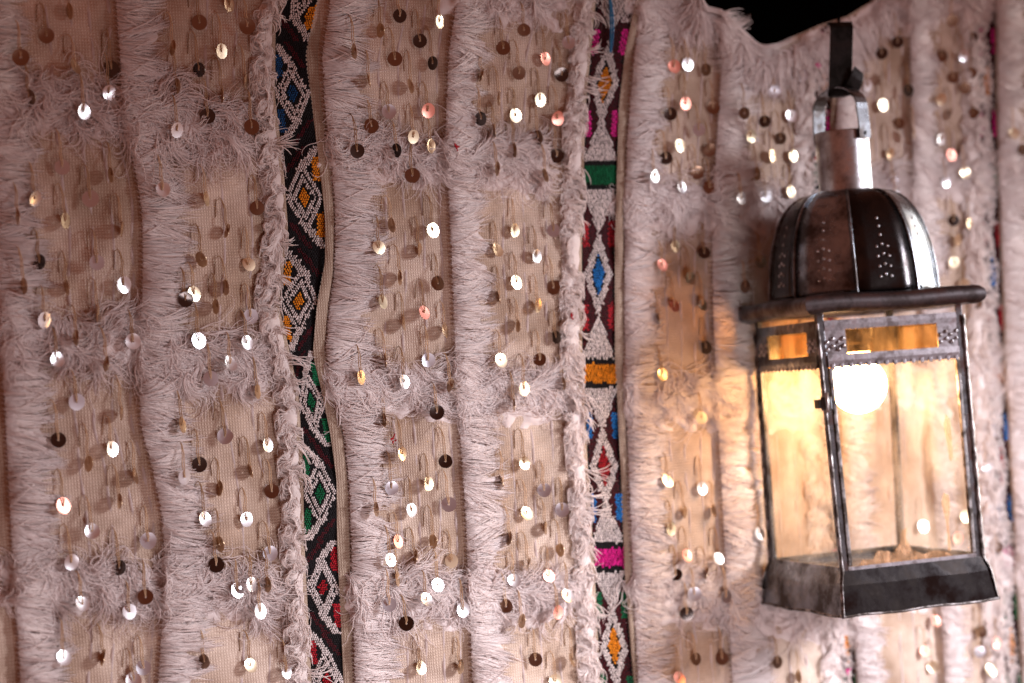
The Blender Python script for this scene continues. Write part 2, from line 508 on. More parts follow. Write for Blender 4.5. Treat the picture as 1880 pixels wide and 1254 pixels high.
def fringe_stripe(k):
    w = FW[k]
    near = 1.0 if k in 'ABCDEF' else 0.75
    H = 1500
    N = int(4600 * near)
    K = 8
    y0 = rng.uniform(-110, 1370, N)
    l = np.linspace(0, 1, K)[None, :]
    slope, bend, ln = Noise1(110), Noise1(70), Noise1(38)
    fine = Noise1(18)
    # clumps
    nc = int(1480 / 9)
    yc = np.sort(rng.uniform(-110, 1370, nc))
    ci = np.clip(np.searchsorted(yc, y0), 0, nc - 1)
    cs = rng.normal(0, 1, nc); cl = rng.normal(0, 1, nc); cb = rng.normal(0, 1, nc); cn = rng.uniform(0, 1, nc)
    x0 = EDGE[k](y0) + np.abs(rng.normal(0, 0.10, N)) * w - 1
    L = w * np.clip(0.92 + 0.11 * ln(y0) + 0.07 * cl[ci] + rng.normal(0, 0.09, N), 0.35, 1.4)
    A = 10 + 12 * slope(y0) + 3.0 * cs[ci] + 2.5 * fine(y0) + rng.normal(0, 1.8, N)
    B = -7 + 13 * bend(y0) + 4 * cb[ci] + rng.normal(0, 2.5, N)
    wild = rng.random(N) < 0.05
    A = np.where(wild, rng.normal(4, 18, N), A)
    pull = (yc[ci] - y0) * np.where(wild, 0, 0.35)
    x = x0[:, None] + L[:, None] * l
    ph = rng.uniform(0, 6.28, N)[:, None]
    y = y0[:, None] + A[:, None] * l + B[:, None] * l ** 2 + pull[:, None] * np.sin(l * 1.57) + 0.7 * np.sin(l * 7 + ph)
    root_ok = y[:, 0] > top(x[:, 0]) - 1
    y = under_edge(x, y)
    lift = (0.0016 + 0.0016 * cn[ci] + rng.uniform(0, 0.0014, N) + np.where(wild, 0.002, 0))[:, None]
    base = relief(x, y)
    n = base + 0.0004 + lift * np.sin(np.clip(l * 1.05 + 0.06, 0, 1) * math.pi) ** 0.7
    rad = (0.00033 * rng.uniform(0.7, 1.25, N))[:, None] * (1 - 0.6 * l ** 4)
    V, Q, n_, K_ = strands(x[root_ok], y[root_ok], n[root_ok], rad[root_ok], False)
    tint = np.clip(0.62 + 0.16 * cn[ci] + rng.normal(0, 0.18, N), 0, 1)
    tint = np.repeat(tint[root_ok], K * 3)
    # the matted wool under the loose strands
    py_ = np.linspace(-105, 1365, 260)[:, None]
    u_ = np.linspace(0, 1, 12)[None, :]
    px_ = EDGE[k](py_) + 1 + w * (0.80 + 0.09 * ln(py_)) * u_
    py_ = py_ + 0 * u_ + 5 * u_ + 5 * slope(py_) * u_
    nn = relief(px_, py_) + 0.0002 + (0.0017 + 0.0004 * ln(py_ * 1.3 + 40 * u_)) * np.sin(np.clip(u_ * 0.97 + 0.03, 0, 1) * math.pi) ** 0.6
    okp = py_ > top(px_)
    idx = np.arange(px_.size).reshape(px_.shape)
    Qp = np.stack([idx[:-1, :-1], idx[1:, :-1], idx[1:, 1:], idx[:-1, 1:]], -1).reshape(-1, 4)
    Qp = Qp[okp.ravel()[Qp].all(1)]
    Q = np.concatenate([Q, Qp + len(V)]); V = np.concatenate([V, W(px_, py_, nn).reshape(-1, 3)])
    tint = np.concatenate([tint, np.clip(rng.normal(0.55, 0.12, px_.size), 0, 1)])
    o = stuff(bmesh_obj('fringe_stripe', V, Q, M_WOOL, tint=tint))
    # whip stitches along the rolled edge
    ys = np.arange(-95, 1350, 9.5)
    ys = ys + rng.normal(0, 0.8, len(ys))
    xs = EDGE[k](ys)
    ok = ys > top(xs) + 2
    ys, xs = ys[ok], xs[ok]
    tt = np.linspace(0, 1, 4)[None, :]
    sx = xs[:, None] - 5 + 9 * tt
    sy = ys[:, None] - 2 + 6 * tt
    sn = relief(sx, sy) + 0.0007 + 0.0005 * np.sin(tt * math.pi)
    V, Q = tubes(W(sx, sy, sn), 0.0005 * np.ones_like(sx), 4)
    stuff(bmesh_obj('whip_stitching', V, Q, M_FLOAT, o, tint=np.repeat(rng.random(len(xs)), 16)))
    return o


for k in ORDER[:-1]:
    fringe_stripe(k)


# ------------------------------------------------------------------ shaggy fringe rows lying across the stripes
def fringe_row(x1, x2, yc, spread, N, L0, ang0=35, curl=1.0, slope=0.07, lift=0.0048):
    """a shaggy row: strands follow one wandering flow, so they lie in locks and curl at the ends"""
    K = 13
    N = int(N * 1.15)
    f1, f2 = Noise2(95), Noise2(38)
    lk, ln_ = Noise2(30), Noise1(24)
    x0 = rng.uniform(x1 - 12, x2, N)
    y0 = yc + slope * (x0 - (x1 + x2) / 2) + rng.normal(0, spread * 0.55, N) - 14
    base = math.radians(ang0 + 6)
    L = L0 * 1.12 * np.clip(0.85 + 0.22 * ln_(x0) + rng.normal(0, 0.17, N), 0.3, 1.5)
    ds = L / (K - 1)
    off = rng.normal(0, 0.10, N)
    tipc = rng.normal(0, 0.16, N) + 0.12 * lk(x0, y0)
    stray = rng.random(N) < 0.10
    off = np.where(stray, rng.normal(0, 0.75, N), off)
    tipc = np.where(stray, rng.normal(0, 0.34, N), tipc)
    xs, ys = [x0], [y0]
    th = None
    for i in range(1, K):
        fld = base + 0.62 * f1(xs[-1], ys[-1]) + 0.42 * f2(xs[-1], ys[-1]) + off
        if th is None:
            th = fld
        th = th * 0.45 + fld * 0.55 + tipc * (i / K) ** 1.5 * 2.4
        off = off + tipc * (i / K) * 1.1
        xs.append(xs[-1] + np.cos(th) * ds)
        ys.append(ys[-1] + np.sin(th) * ds)
    x, y = np.stack(xs, 1), np.stack(ys, 1)
    l = np.linspace(0, 1, K)[None, :]
    root_ok = y[:, 0] > top(x[:, 0]) - 2
    y = under_edge(x, y)
    cn = np.clip(0.55 + 0.28 * lk(x0 * 0.8, y0 * 0.8), 0.1, 1.1)
    n = relief(x, y) + 0.0007 + (lift * cn * rng.uniform(0.35, 1.05, N))[:, None] * np.sin(np.clip(l * 0.88 + 0.06, 0, 1) * math.pi) ** 0.8
    n = n + np.where(stray, 0.0016, 0)[:, None] * l
    rad = (0.00031 * rng.uniform(0.7, 1.25, N) * np.where(stray, 1.25, 1.0))[:, None] * (1 - 0.65 * l ** 3)
    ok = root_ok
    V, Q = tubes(W(x[ok], y[ok], n[ok]), rad[ok])
    tint = np.clip(0.60 + 0.14 * cn + rng.normal(0, 0.15, N), 0, 1)[ok]
    # matted wool at the root of the row; its rim sinks into the cloth
    gx, gy = np.meshgrid(np.linspace(x1 - 22, x2 + 42, 60), np.linspace(-34, 62, 26))
    hgt = 1 - ((gy - 14) / 44) ** 2 - np.clip((x1 + 6 - gx) / 24, 0, 2) ** 2 - np.clip((gx - x2 - 6) / 26, 0, 2) ** 2 + 0.35 * lk(gx, gy) + 0.3 * f2(gx, gy)
    gy = gy + yc + slope * (gx - (x1 + x2) / 2)
    nn = relief(gx, gy) + np.clip(0.0019 * hgt - 0.0004, -0.0016, 0.0026)
    okp = (gy > top(gx))
    idx = np.arange(gx.size).reshape(gx.shape)
    Qp = np.stack([idx[:-1, :-1], idx[1:, :-1], idx[1:, 1:], idx[:-1, 1:]], -1).reshape(-1, 4)
    Qp = Qp[okp.ravel()[Qp].all(1)]
    tint = np.concatenate([np.repeat(tint, K * 3), np.clip(rng.normal(0.6, 0.1, gx.size), 0, 1)])
    Q = np.concatenate([Q, Qp + len(V)]); V = np.concatenate([V, W(gx, gy, nn).reshape(-1, 3)])
    return stuff(bmesh_obj('fringe_row', V, Q, M_WOOL, tint=tint))


ROWS = [
    # x1, x2, y, spread, N, L, angle
    (-40, 215, 190, 34, 1300, 88, 25), (-20, 250, 620, 30, 1300, 84, 30), (10, 300, 1070, 28, 1300, 84, 30), (20, 290, 1380, 20, 400, 80, 30),
    (235, 428, 228, 34, 1300, 86, 32), (255, 465, 658, 32, 1300, 84, 30), (290, 490, 1080, 32, 1400, 84, 32),
    (600, 815, 283, 24, 1200, 76, 28), (600, 840, 708, 26, 1300, 80, 28), (640, 860, 1092, 26, 1300, 80, 30),
    (820, 1010, -10, 16, 500, 70, 20), (825, 985, 300, 22, 1200, 74, 22), (840, 992, 722, 24, 1300, 78, 24), (865, 1010, 1092, 26, 1300, 78, 28),
    (1160, 1290, 26, 24, 1000, 66, 30), (1150, 1320, 372, 24, 1200, 74, 32), (1155, 1330, 730, 28, 1200, 74, 30), (1165, 1340, 1092, 22, 1100, 72, 30),
    (1315, 1450, 372, 18, 700, 62, 28), (1320, 1480, 735, 20, 600, 62, 28), (1340, 1545, 1118, 22, 1100, 70, 26),
    (1540, 1680, 345, 16, 500, 54, 24), (1690, 1800, 318, 20, 700, 56, 26), (1550, 1690, 690, 18, 350, 54, 26), (1560, 1720, 1060, 18, 300, 54, 26), (1715, 1830, 680, 18, 400, 54, 26), (1735, 1850, 1030, 18, 400, 54, 26),
    (1840, 1960, 310, 18, 450, 52, 26), (1850, 1960, 690, 18, 450, 52, 26),
    (1600, 1700, 10, 16, 500, 56, 20), (1700, 1830, -12, 16, 400, 56, 20),
]
for r in ROWS:
    fringe_row(*r)

# wool along the dipping upper edge
def fringe_edge(x1, x2, N, L0, ang0, lift=0.006, dy=6):
    K = 9
    x0 = rng.uniform(x1, x2, N)
    y0 = top(x0) + np.abs(rng.normal(0, 12, N)) + dy
    sl = Noise1(40)
    a = np.radians(ang0) + 0.45 * sl(x0) + rng.normal(0, 0.14, N)
    L = L0 * rng.uniform(0.5, 1.2, N)
    l = np.linspace(0, 1, K)[None, :]
    th = a[:, None] + 0.6 * sl(x0 * 1.7)[:, None] * l
    x = x0[:, None] + np.cumsum(np.cos(th), 1) * (L / (K - 1))[:, None]
    y = y0[:, None] + np.cumsum(np.sin(th), 1) * (L / (K - 1))[:, None]
    if ang0 > 0:
        y = under_edge(x, y)
    n = relief(x, y) + 0.001 + (lift * rng.uniform(0.2, 1, N))[:, None] * np.sin(np.clip(l * 0.9 + 0.06, 0, 1) * math.pi)
    rad = (0.00038 * rng.uniform(0.7, 1.3, N))[:, None] * (1 - 0.7 * l ** 2)
    V, Q = tubes(W(x, y, n), rad)
    return stuff(bmesh_obj('fringe_row', V, Q, M_WOOL, tint=np.repeat(np.clip(rng.normal(0.68, 0.2, N), 0, 1), K * 3)))


fringe_edge(1235, 1400, 1300, 66, 62, dy=8)
fringe_edge(1400, 1540, 1200, 70, 60, dy=6)
fringe_edge(1325, 1350, 60, 30, -25, 0.003, 2)
fringe_edge(1540, 1720, 800, 60, 50)


# ------------------------------------------------------------------ twisted wool edging beside the bands, with wisps over the stitching
def wool_edging(bi, wpx, N, over):
    bl = BAND[bi][0]
    K = 9
    y0 = rng.uniform(-100, 1350, N)
    u = rng.uniform(0, 1, N)
    x0 = bl(y0) - wpx + u * wpx * (0.92 if bi < 2 else 1.45)
    nz, nz2 = Noise1(46), Noise1(21)
    a = math.pi / 2 + 0.8 * nz(y0 + 40 * u) + rng.normal(0, 0.28, N)
    c = rng.normal(0, 0.7, N) + 1.1 * nz2(y0 + 30 * u)
    L = (wpx * 0.70) * rng.uniform(0.5, 1.25, N)
    l = np.linspace(0, 1, K)[None, :]
    ph = rng.uniform(0, 6.28, N)[:, None]
    th = a[:, None] + c[:, None] * l + 0.5 * np.sin(l * 8 + ph)
    g1, g2 = Noise2(52), Noise2(24)
    xs, ys = [x0], [y0]
    jt = rng.normal(0, 0.22, N)
    for i in range(1, K):
        th = math.pi / 2 + 0.7 * g1(xs[-1], ys[-1]) + 0.55 * g2(xs[-1], ys[-1]) + jt + c * 0.4 * (i / K)
        xs.append(xs[-1] + np.cos(th) * L / (K - 1)); ys.append(ys[-1] + np.sin(th) * L / (K - 1))
    x, y = np.stack(xs, 1), np.stack(ys, 1)
    lim = (bl(y) + over)
    x = np.where(x > lim, lim + (x - lim) * (0.15 if bi < 2 else 0.6), x)
    lim = bl(y) - wpx - 2
    x = np.where(x < lim, lim + (x - lim) * 0.15, x)
    hump = 0.0034 * (1 - (2 * u - 1) ** 2) * (1 + 0.4 * nz2(y0))
    n = relief(x, y) + 0.0006 + (hump * rng.uniform(0.3, 1.1, N))[:, None] + 0.0012 * np.sin(l * math.pi)
    rad = (0.00030 * rng.uniform(0.7, 1.3, N))[:, None] * (1 - 0.6 * l ** 2)
    ok = (y[:, 0] > top(x[:, 0]))
    V, Q = tubes(W(x[ok], y[ok], n[ok]), rad[ok])
    tint = np.clip(0.62 + 0.12 * nz2(y0) + rng.normal(0, 0.18, N), 0, 1)[ok]
    yy = np.linspace(-100, 1355, 420)[:, None]; uu = np.linspace(0, 1, 12)[None]
    gx = bl(yy) - wpx + 2 + (wpx - 3) * uu; gy = yy + 0 * uu
    nn = relief(gx, gy) + 0.0002 + (0.0026 + 0.0007 * g1(gx, gy) + 0.0003 * g2(gx, gy)) * np.sin(np.clip(uu, 0.02, 0.98) * math.pi) ** 0.7
    idx = np.arange(gx.size).reshape(gx.shape)
    Qp = np.stack([idx[:-1, :-1], idx[1:, :-1], idx[1:, 1:], idx[:-1, 1:]], -1).reshape(-1, 4)
    Qp = Qp[(gy > top(gx)).ravel()[Qp].all(1)]
    tint = np.concatenate([np.repeat(tint, K * 3), np.clip(rng.normal(0.62, 0.1, gx.size), 0, 1)])
    Q = np.concatenate([Q, Qp + len(V)]); V = np.concatenate([V, W(gx, gy, nn).reshape(-1, 3)])
    o = stuff(bmesh_obj('wool_edging', V, Q, M_WOOL_TWIST, tint=tint))
    return o


def wisps(bi, spots, N=9, L0=52, cov=1.0):
    """small tufts of wool that reach over the embroidery"""
    bl, br = BAND[bi]
    K = 10
    for (yy, ang, ln) in spots:
        n_ = max(3, int((N + int(rng.integers(0, 5))) * 0.6))
        y0 = yy + rng.normal(0, 2.6, n_)
        x0 = bl(y0) - rng.uniform(2, 16, n_)
        a = np.radians(ang) + rng.normal(0, 0.12, n_)
        c = rng.normal(0.5, 0.25, n_) + rng.normal(0, 0.9)
        L = ln * rng.uniform(0.7, 1.05, n_)
        l = np.linspace(0, 1, K)[None, :]
        th = a[:, None] + c[:, None] * l * 1.4
        x = x0[:, None] + np.cumsum(np.cos(th), 1) * (L / (K - 1))[:, None]
        y = y0[:, None] + np.cumsum(np.sin(th), 1) * (L / (K - 1))[:, None]
        n = relief(x, y) + 0.0022 + 0.004 * np.sin(np.clip(l + 0.05, 0, 1) * math.pi) * rng.uniform(0.4, 1.1, n_)[:, None]
        rad = (0.00042 * rng.uniform(0.7, 1.2, n_))[:, None] * (1 - 0.6 * l ** 2)
        V, Q = tubes(W(x, y, n), rad)
        bmesh_obj('wool_wisp', V, Q, M_WOOL_TWIST, tint=np.repeat(np.clip(rng.normal(0.75, 0.15, n_), 0, 1), K * 3))


for bi, (wpx, N, over) in enumerate([(44, 6200, 2), (38, 6200, 4), (36, 3400, 20), (34, 5200, 24)]):
    wool_edging(bi, wpx, N, over)
wisps(0, [(26, 10, 30), (36, 30, 34), (262, -12, 42), (268, -5, 44), (440, 40, 26), (505, 35, 34), (600, 30, 26), (655, -6, 50), (662, 5, 44), (690, 40, 34), (810, 35, 52), (868, 12, 40), (980, 45, 28), (1150, 40, 36), (1170, 55, 40), (1235, 15, 60)])
wisps(1, [(25, 15, 40), (90, 20, 30), (140, 25, 40), (160, 25, 44), (190, 30, 36), (222, 30, 40), (310, 45, 34), (345, 30, 36), (400, 30, 26), (575, 10, 32), (610, 55, 28), (660, 35, 26), (725, 10, 40), (745, 20, 44), (760, 30, 40), (860, 28, 60), (880, 35, 48), (905, 20, 44), (935, 20, 46), (950, 40, 40), (1000, 50, 36), (1030, 60, 34), (1055, 50, 34), (1110, 40, 40), (1125, 20, 36), (1225, 25, 48), (1245, 35, 40)], N=10)
wisps(3, [(y, 20 + (y * 37) % 40, 30) for y in range(10, 1254, 28)], N=14)
wisps(2, [(y, 20 + (y * 37) % 40, 30) for y in range(70, 1254, 40)], N=12)


# ------------------------------------------------------------------ embroidered bands
def pill_mesh(cx, cy, n0, hw, hh, hn, rot):
    """little domed stitches: arrays of centres in photo pixels -> verts (N*13,3), tris"""
    N = len(cx)
    ang = np.arange(6) * math.pi / 3
    ring = np.stack([np.cos(ang), np.sin(ang)], -1)
    loc = np.concatenate([np.concatenate([ring, np.zeros((6, 1))], 1), np.concatenate([ring * 0.72, np.full((6, 1), 0.75)], 1), np.array([[0, 0, 1.0]])], 0)
    lx = loc[None, :, 0] * hw[:, None]
    ly = loc[None, :, 1] * hh[:, None]
    c, s = np.cos(rot)[:, None], np.sin(rot)[:, None]
    X = cx[:, None] + lx * c - ly * s
    Y = cy[:, None] + lx * s + ly * c
    Nn = n0[:, None] + loc[None, :, 2] * hn[:, None]
    V = W(X, Y, Nn).reshape(-1, 3)
    f = []
    for i in range(6):
        j = (i + 1) % 6
        f += [[i, i + 6, j], [j, i + 6, j + 6], [i + 6, 12, j + 6]]
    f = np.array(f)
    Fc = (np.arange(N)[:, None, None] * 13 + f[None]).reshape(-1, 3)
    return V, Fc


def pattern1(u, y):
    """zig-zag lozenge band -> (colour, motif id, stitch tilt)"""
    cent = [-20, 172, 362, 553, 737, 905, 1078, 1250, 1425]
    cols = ['orange', 'navy', 'orange', 'orange', 'green', 'green', 'red', 'red', 'red']
    i = int(np.argmin([abs(y - c) for c in cent]))
    side = 1 if i % 2 == 0 else -1
    half = 92.0
    v = (y - cent[i]) / half
    d = abs(u) / 0.92 + abs(v) / 0.62
    if d < 0.33:
        return cols[i], ('diamond', i, 0), 0
    if 0.52 < d < 0.80 or 0.87 < d < 1.13:
        return 'white', ('w',), (0.5 if u * v < 0 else -0.5)
    # arms running from the lozenge's points to one side
    if abs(v) > 0.5:
        ua = side * (abs(v) - 0.58) / 0.44
        if abs(u - ua) < 0.27 and abs(v) < 1.02:
            return 'white', ('w',), (0.5 if side * v > 0 else -0.5)
        ub = ua - side * 0.72
        if abs(u - ub) < 0.17:
            return 'maroon', ('g',), 0
    if side * u > 0.58 and d > 1.2 and 0.32 < abs(v) < 0.80:
        return cols[i], ('side_triangle', i, int(v > 0)), 0
    return 'black', ('g',), 0


def pattern2(u, y):
    """bars, solid white triangles and long lozenges"""
    bars = [-45, 321, 685, 1023, 1365]
    bcol = ['red', 'green', 'orange', 'pink', 'green']
    cent = [152, 505, 857, 1187]
    dcol = ['orange', 'blue', 'red', 'orange']
    scol = ['pink', 'red', 'blue', 'green']
    for j, bb in enumerate(bars):
        q = abs(y - bb)
        if q < 17:
            return bcol[j], ('bar', j, 0), 0
        if q < 27:
            return 'black', ('g',), 0
    i = int(np.argmin([abs(y - c) for c in cent]))
    dv = y - cent[i]
    H = 74.0
    d = abs(u) / 0.80 + abs(dv) / H
    if d < 0.50:
        return dcol[i], ('diamond', i, 0), 0
    if d < 0.58:
        return 'black' if i != 2 else 'maroon', ('g',), 0
    if d < 1.10:
        return 'white', ('w',), (0.4 if u * dv < 0 else -0.4)
    j = int(np.argmin([abs(y - bb) for bb in bars]))
    q = abs(y - bars[j]) - 27
    if abs(u) < 1.06 - q / 80.0:
        return 'white', ('w',), 0
    if abs(u) > 0.62 and 52 < abs(dv) < 100:
        return scol[i], ('side_triangle', i, int(dv > 0) * 2 + int(u > 0)), 0
    return 'maroon' if abs(u) < 0.93 else 'black', ('g',), 0


def embroidered_band(bi, pat, cell, ncol):
    bl, br = BAND[bi]
    # backing ribbon
    ys = np.linspace(-95, 1345, 260)
    uu = np.linspace(-1, 1, 7)
    cx = (bl(ys) + br(ys)) / 2; hw = (br(ys) - bl(ys)) / 2
    px = cx[:, None] + hw[:, None] * uu[None, :]
    py = ys[:, None] + 0 * px
    ok = py > top(px)
    n = relief(px, py) + 0.0007
    idx = np.arange(px.size).reshape(px.shape)
    Q = np.stack([idx[:-1, :-1], idx[1:, :-1], idx[1:, 1:], idx[:-1, 1:]], -1).reshape(-1, 4)
    Q = Q[ok.ravel()[Q].all(1)]
    ribbon = bmesh_obj('embroidered_band', W(px, py, n), Q, YARN['black'], tint=np.full(px.size, 0.5))
    groups = {}
    rows = np.arange(-90, 1340, cell)
    for r, y in enumerate(rows):
        c0 = float((bl(y) + br(y)) / 2); h0 = float((br(y) - bl(y)) / 2)
        for c in range(ncol):
            u = (c + 0.5 + (0.5 if r % 2 else 0)) / ncol * 2 - 1
            if u > 1.0:
                continue
            jit = rng.normal(0, 0.02)
            colr, key, rot = pat(u + jit, y + rng.normal(0, 0.8))
            x = c0 + h0 * u
            if y < float(top(x)) + 3:
                continue
            groups.setdefault((colr, key), []).append((x + rng.normal(0, 0.35), y + rng.normal(0, 0.35), rot, c0))
    for (colr, key), L in groups.items():
        A = np.array([[a, b, c] for a, b, c, _ in L], float)
        N = len(A)
        white = colr == 'white'
        hwp = (cell * (0.44 if white else 0.5)) * rng.uniform(0.85, 1.1, N)
        hhp = (cell * (0.66 if white else 0.55)) * rng.uniform(0.85, 1.15, N)
        if key[0] == 'bar':
            hhp *= 1.3; hwp *= 0.85
        hn = (0.0010 if white else 0.00055) * rng.uniform(0.7, 1.2, N)
        if key[0] in ('bar', 'diamond'):
            hn += 0.0004
        n0 = relief(A[:, 0], A[:, 1]) + 0.0008
        V, T = pill_mesh(A[:, 0], A[:, 1], n0, hwp, hhp, hn, A[:, 2] + rng.normal(0, 0.12, N))
        nm = {'w': 'white_stitching', 'g': 'ground_stitching'}.get(key[0], key[0])
        o = bmesh_obj(nm, V, T, YARN[colr], ribbon, tint=np.repeat(rng.random(N), 13))
        if key[0] in 'wg':
            stuff(o)
        else:
            o['label'] = {'navy': 'dark blue', 'blue': 'bright blue', 'pink': 'magenta'}.get(colr, colr) + ' embroidered ' + nm.replace('_', ' ')
    return ribbon


bb = [embroidered_band(0, pattern1, 4.0, 16), embroidered_band(1, pattern2, 4.4, 14), embroidered_band(2, pattern2, 5.0, 6), embroidered_band(3, pattern2, 5.0, 6)]
bb[0]['label'] = 'black band with white zigzag lozenges'
bb[1]['label'] = 'maroon band with bars, white triangles and long lozenges'
bb[2]['label'] = 'narrow embroidered band behind the lantern'
bb[3]['label'] = 'narrow embroidered band half hidden by white wool'

# plain selvage strips, folded, between each band and the next fringe stripe
for bi, k in enumerate('CEGI'):
    ys = np.linspace(-95, 1345, 300)
    uu = np.linspace(0, 1, 9)
    xl = BAND[bi][1](ys) + 1; xr = EDGE[k](ys) - 3
    px = xl[:, None] + (xr - xl)[:, None] * uu[None]
    py = ys[:, None] + 0 * px
    ok = py > top(px)
    wv = Noise1(120)
    n = relief(px, py) * 0.4 + 0.0012 + 0.0009 * np.sin(uu[None] * math.pi) * (1 + 0.3 * wv(py))
    idx = np.arange(px.size).reshape(px.shape)
    Q = np.stack([idx[:-1, :-1], idx[1:, :-1], idx[1:, 1:], idx[:-1, 1:]], -1).reshape(-1, 4)
    Q = Q[ok.ravel()[Q].all(1)]
    bmesh_obj('selvage_strip', W(px, py, n), Q, M_SELVAGE, uv=to_metric_uv(px, py).reshape(-1, 2))
# narrow selvage showing left of the first band
for bi in (0, 1):
    ys = np.linspace(-95, 1345, 200); uu = np.linspace(0, 1, 5)
    xr = BAND[bi][0](ys); px = (xr - 12)[:, None] + 12 * uu[None]; py = ys[:, None] + 0 * px
    n = relief(px, py) + 0.0012 + 0.0008 * np.sin(uu[None] * math.pi)
    idx = np.arange(px.size).reshape(px.shape)
    Q = np.stack([idx[:-1, :-1], idx[1:, :-1], idx[1:, 1:], idx[:-1, 1:]], -1).reshape(-1, 4)
    bmesh_obj('selvage_strip', W(px, py, n), Q, M_SELVAGE, uv=to_metric_uv(px, py).reshape(-1, 2))

# ------------------------------------------------------------------ sequins, each on its loop of thread
SEQ = """85 65 B;38 105 B;53 179 B;204 126 K;200 170 W;154 205 W;114 307 G;166 365 G;64 364 W;204 321 E;223 421 E;72 481 K;178 482 G;227 523 W;122 528 E;82 588 W;244 627 W;43 525 E;
366 41 B;365 128 K;318 88 E;407 94 Y;454 48 B;451 150 E;381 213 K;325 239 W;462 233 B;299 348 W;379 365 E;472 382 B;417 424 E;370 476 E;457 485 Y;357 539 Y;341 550 K;415 528 E;397 563 E;460 581 G;365 625 W;453 629 W;408 176 E;138 122 E;120 405 E;180 577 E;141 620 E;421 8 E;324 158 E;128 20 E;33 398 E;
105 660 W;141 738 G;107 808 K;205 824 W;223 759 E;162 851 E;248 874 E;219 920 E;117 928 P;169 975 W;272 993 G;131 1032 W;219 1042 K;267 1096 B;151 1109 W;238 1123 W;190 1207 E;117 1208 W;263 1226 G;245 1249 W;387 695 G;423 667 W;473 719 E;334 780 E;413 801 G;491 817 W;366 853 K;460 864 E;339 876 W;499 902 B;404 897 E;376 953 W;453 954 W;403 999 E;496 1016 G;397 1037 K;436 1084 W;462 1073 W;478 1122 W;375 1214 B;460 1222 Y;526 1233 W;492 1073 E;196 668 E;
734 29 K;808 40 Y;771 75 K;725 108 B;794 116 K;651 94 E;699 56 E;678 148 E;755 158 E;786 203 P;714 205 G;682 231 B;759 251 Y;656 277 K;729 276 K;791 268 E;757 322 B;720 413 E;795 423 Y;696 454 Y;769 459 E;804 520 B;735 510 E;703 554 Y;779 574 P;741 594 E;818 607 E;
924 88 B;962 55 B;953 134 B;885 138 E;1001 108 P;1044 78 G;1031 137 K;917 181 E;992 183 Y;947 212 Y;883 218 K;1024 217 P;988 252 B;1022 286 K;907 240 E;914 310 E;1001 322 E;945 423 Y;1016 423 G;913 459 E;985 470 W;949 518 Y;916 546 E;1016 528 B;987 561 E;1021 619 K;952 597 E;945 276 E;
708 662 E;786 661 G;742 701 W;663 693 E;827 708 E;802 757 K;706 771 E;818 847 K;738 833 E;786 888 Y;719 896 G;756 937 W;824 926 G;731 994 P;796 994 E;762 1022 E;717 1028 W;829 1030 Y;804 1074 W;730 1063 E;783 1101 W;715 1110 G;850 1119 W;746 1145 K;772 1226 Y;845 1224 E;691 935 E;
920 662 Y;991 660 B;963 714 Y;944 744 E;963 850 Y;999 900 G;923 884 E;967 943 Y;1032 936 G;936 989 E;1002 969 E;970 1035 E;1029 1010 E;1008 1057 P;944 1066 W;929 1113 B;958 1140 E;983 1211 B;1051 1211 E;1020 1250 Y;1042 1094 W;1024 1124 P;1034 703 E;
1238 122 P;1263 118 W;1297 128 B;1259 190 P;1231 209 K;1310 198 B;1283 238 G;1248 267 Y;1223 290 K;1302 275 B;1280 317 B;1202 323 W;1251 344 W;1303 344 B;1240 452 E;1216 487 P;1293 464 K;1267 511 Y;1290 559 W;1238 561 P;1210 587 E;1296 638 K;
1422 168 G;1473 138 G;1367 208 B;1404 223 K;1453 213 W;1379 250 Y;1433 254 B;1456 286 Y;1406 360 W;1361 364 W;1452 352 Y;1397 481 Y;1369 526 B;1390 319 E;1418 286 E;
1619 98 K;1648 77 K;1729 103 B;1769 102 W;1785 69 K;1749 38 B;1784 134 B;1750 142 B;1771 162 B;1668 166 K;1593 157 W;1622 193 Y;1728 182 Y;1787 208 B;1650 227 B;1748 209 E;1728 255 W;1747 285 P;1772 317 Y;1736 333 W;1639 334 G;1645 361 W;1678 245 E;1627 143 E;1862 245 Y;1751 405 K;1780 411 E;1759 441 E;1752 482 Y;1771 522 Y;1794 556 B;1878 275 B;1635 283 E;
1216 688 Y;1226 882 W;1289 896 W;1232 971 Y;1261 1020 P;1319 1026 W;1241 1055 K;1261 1127 K;1278 1210 B;1326 1209 B;1247 1245 P;1394 980 W;1257 941 E;1311 938 E;1811 856 W;1718 1140 P;1699 1196 P;1713 1224 Y;1799 1197 G;1829 1180 P;1819 1231 Y;1802 1160 B;1428 1216 B;1831 1004 B;1695 966 W;1773 948 Y;1759 989 P;1467 1242 E;1334 1096 W;1298 1053 E;1288 767 Y;1275 1091 G"""


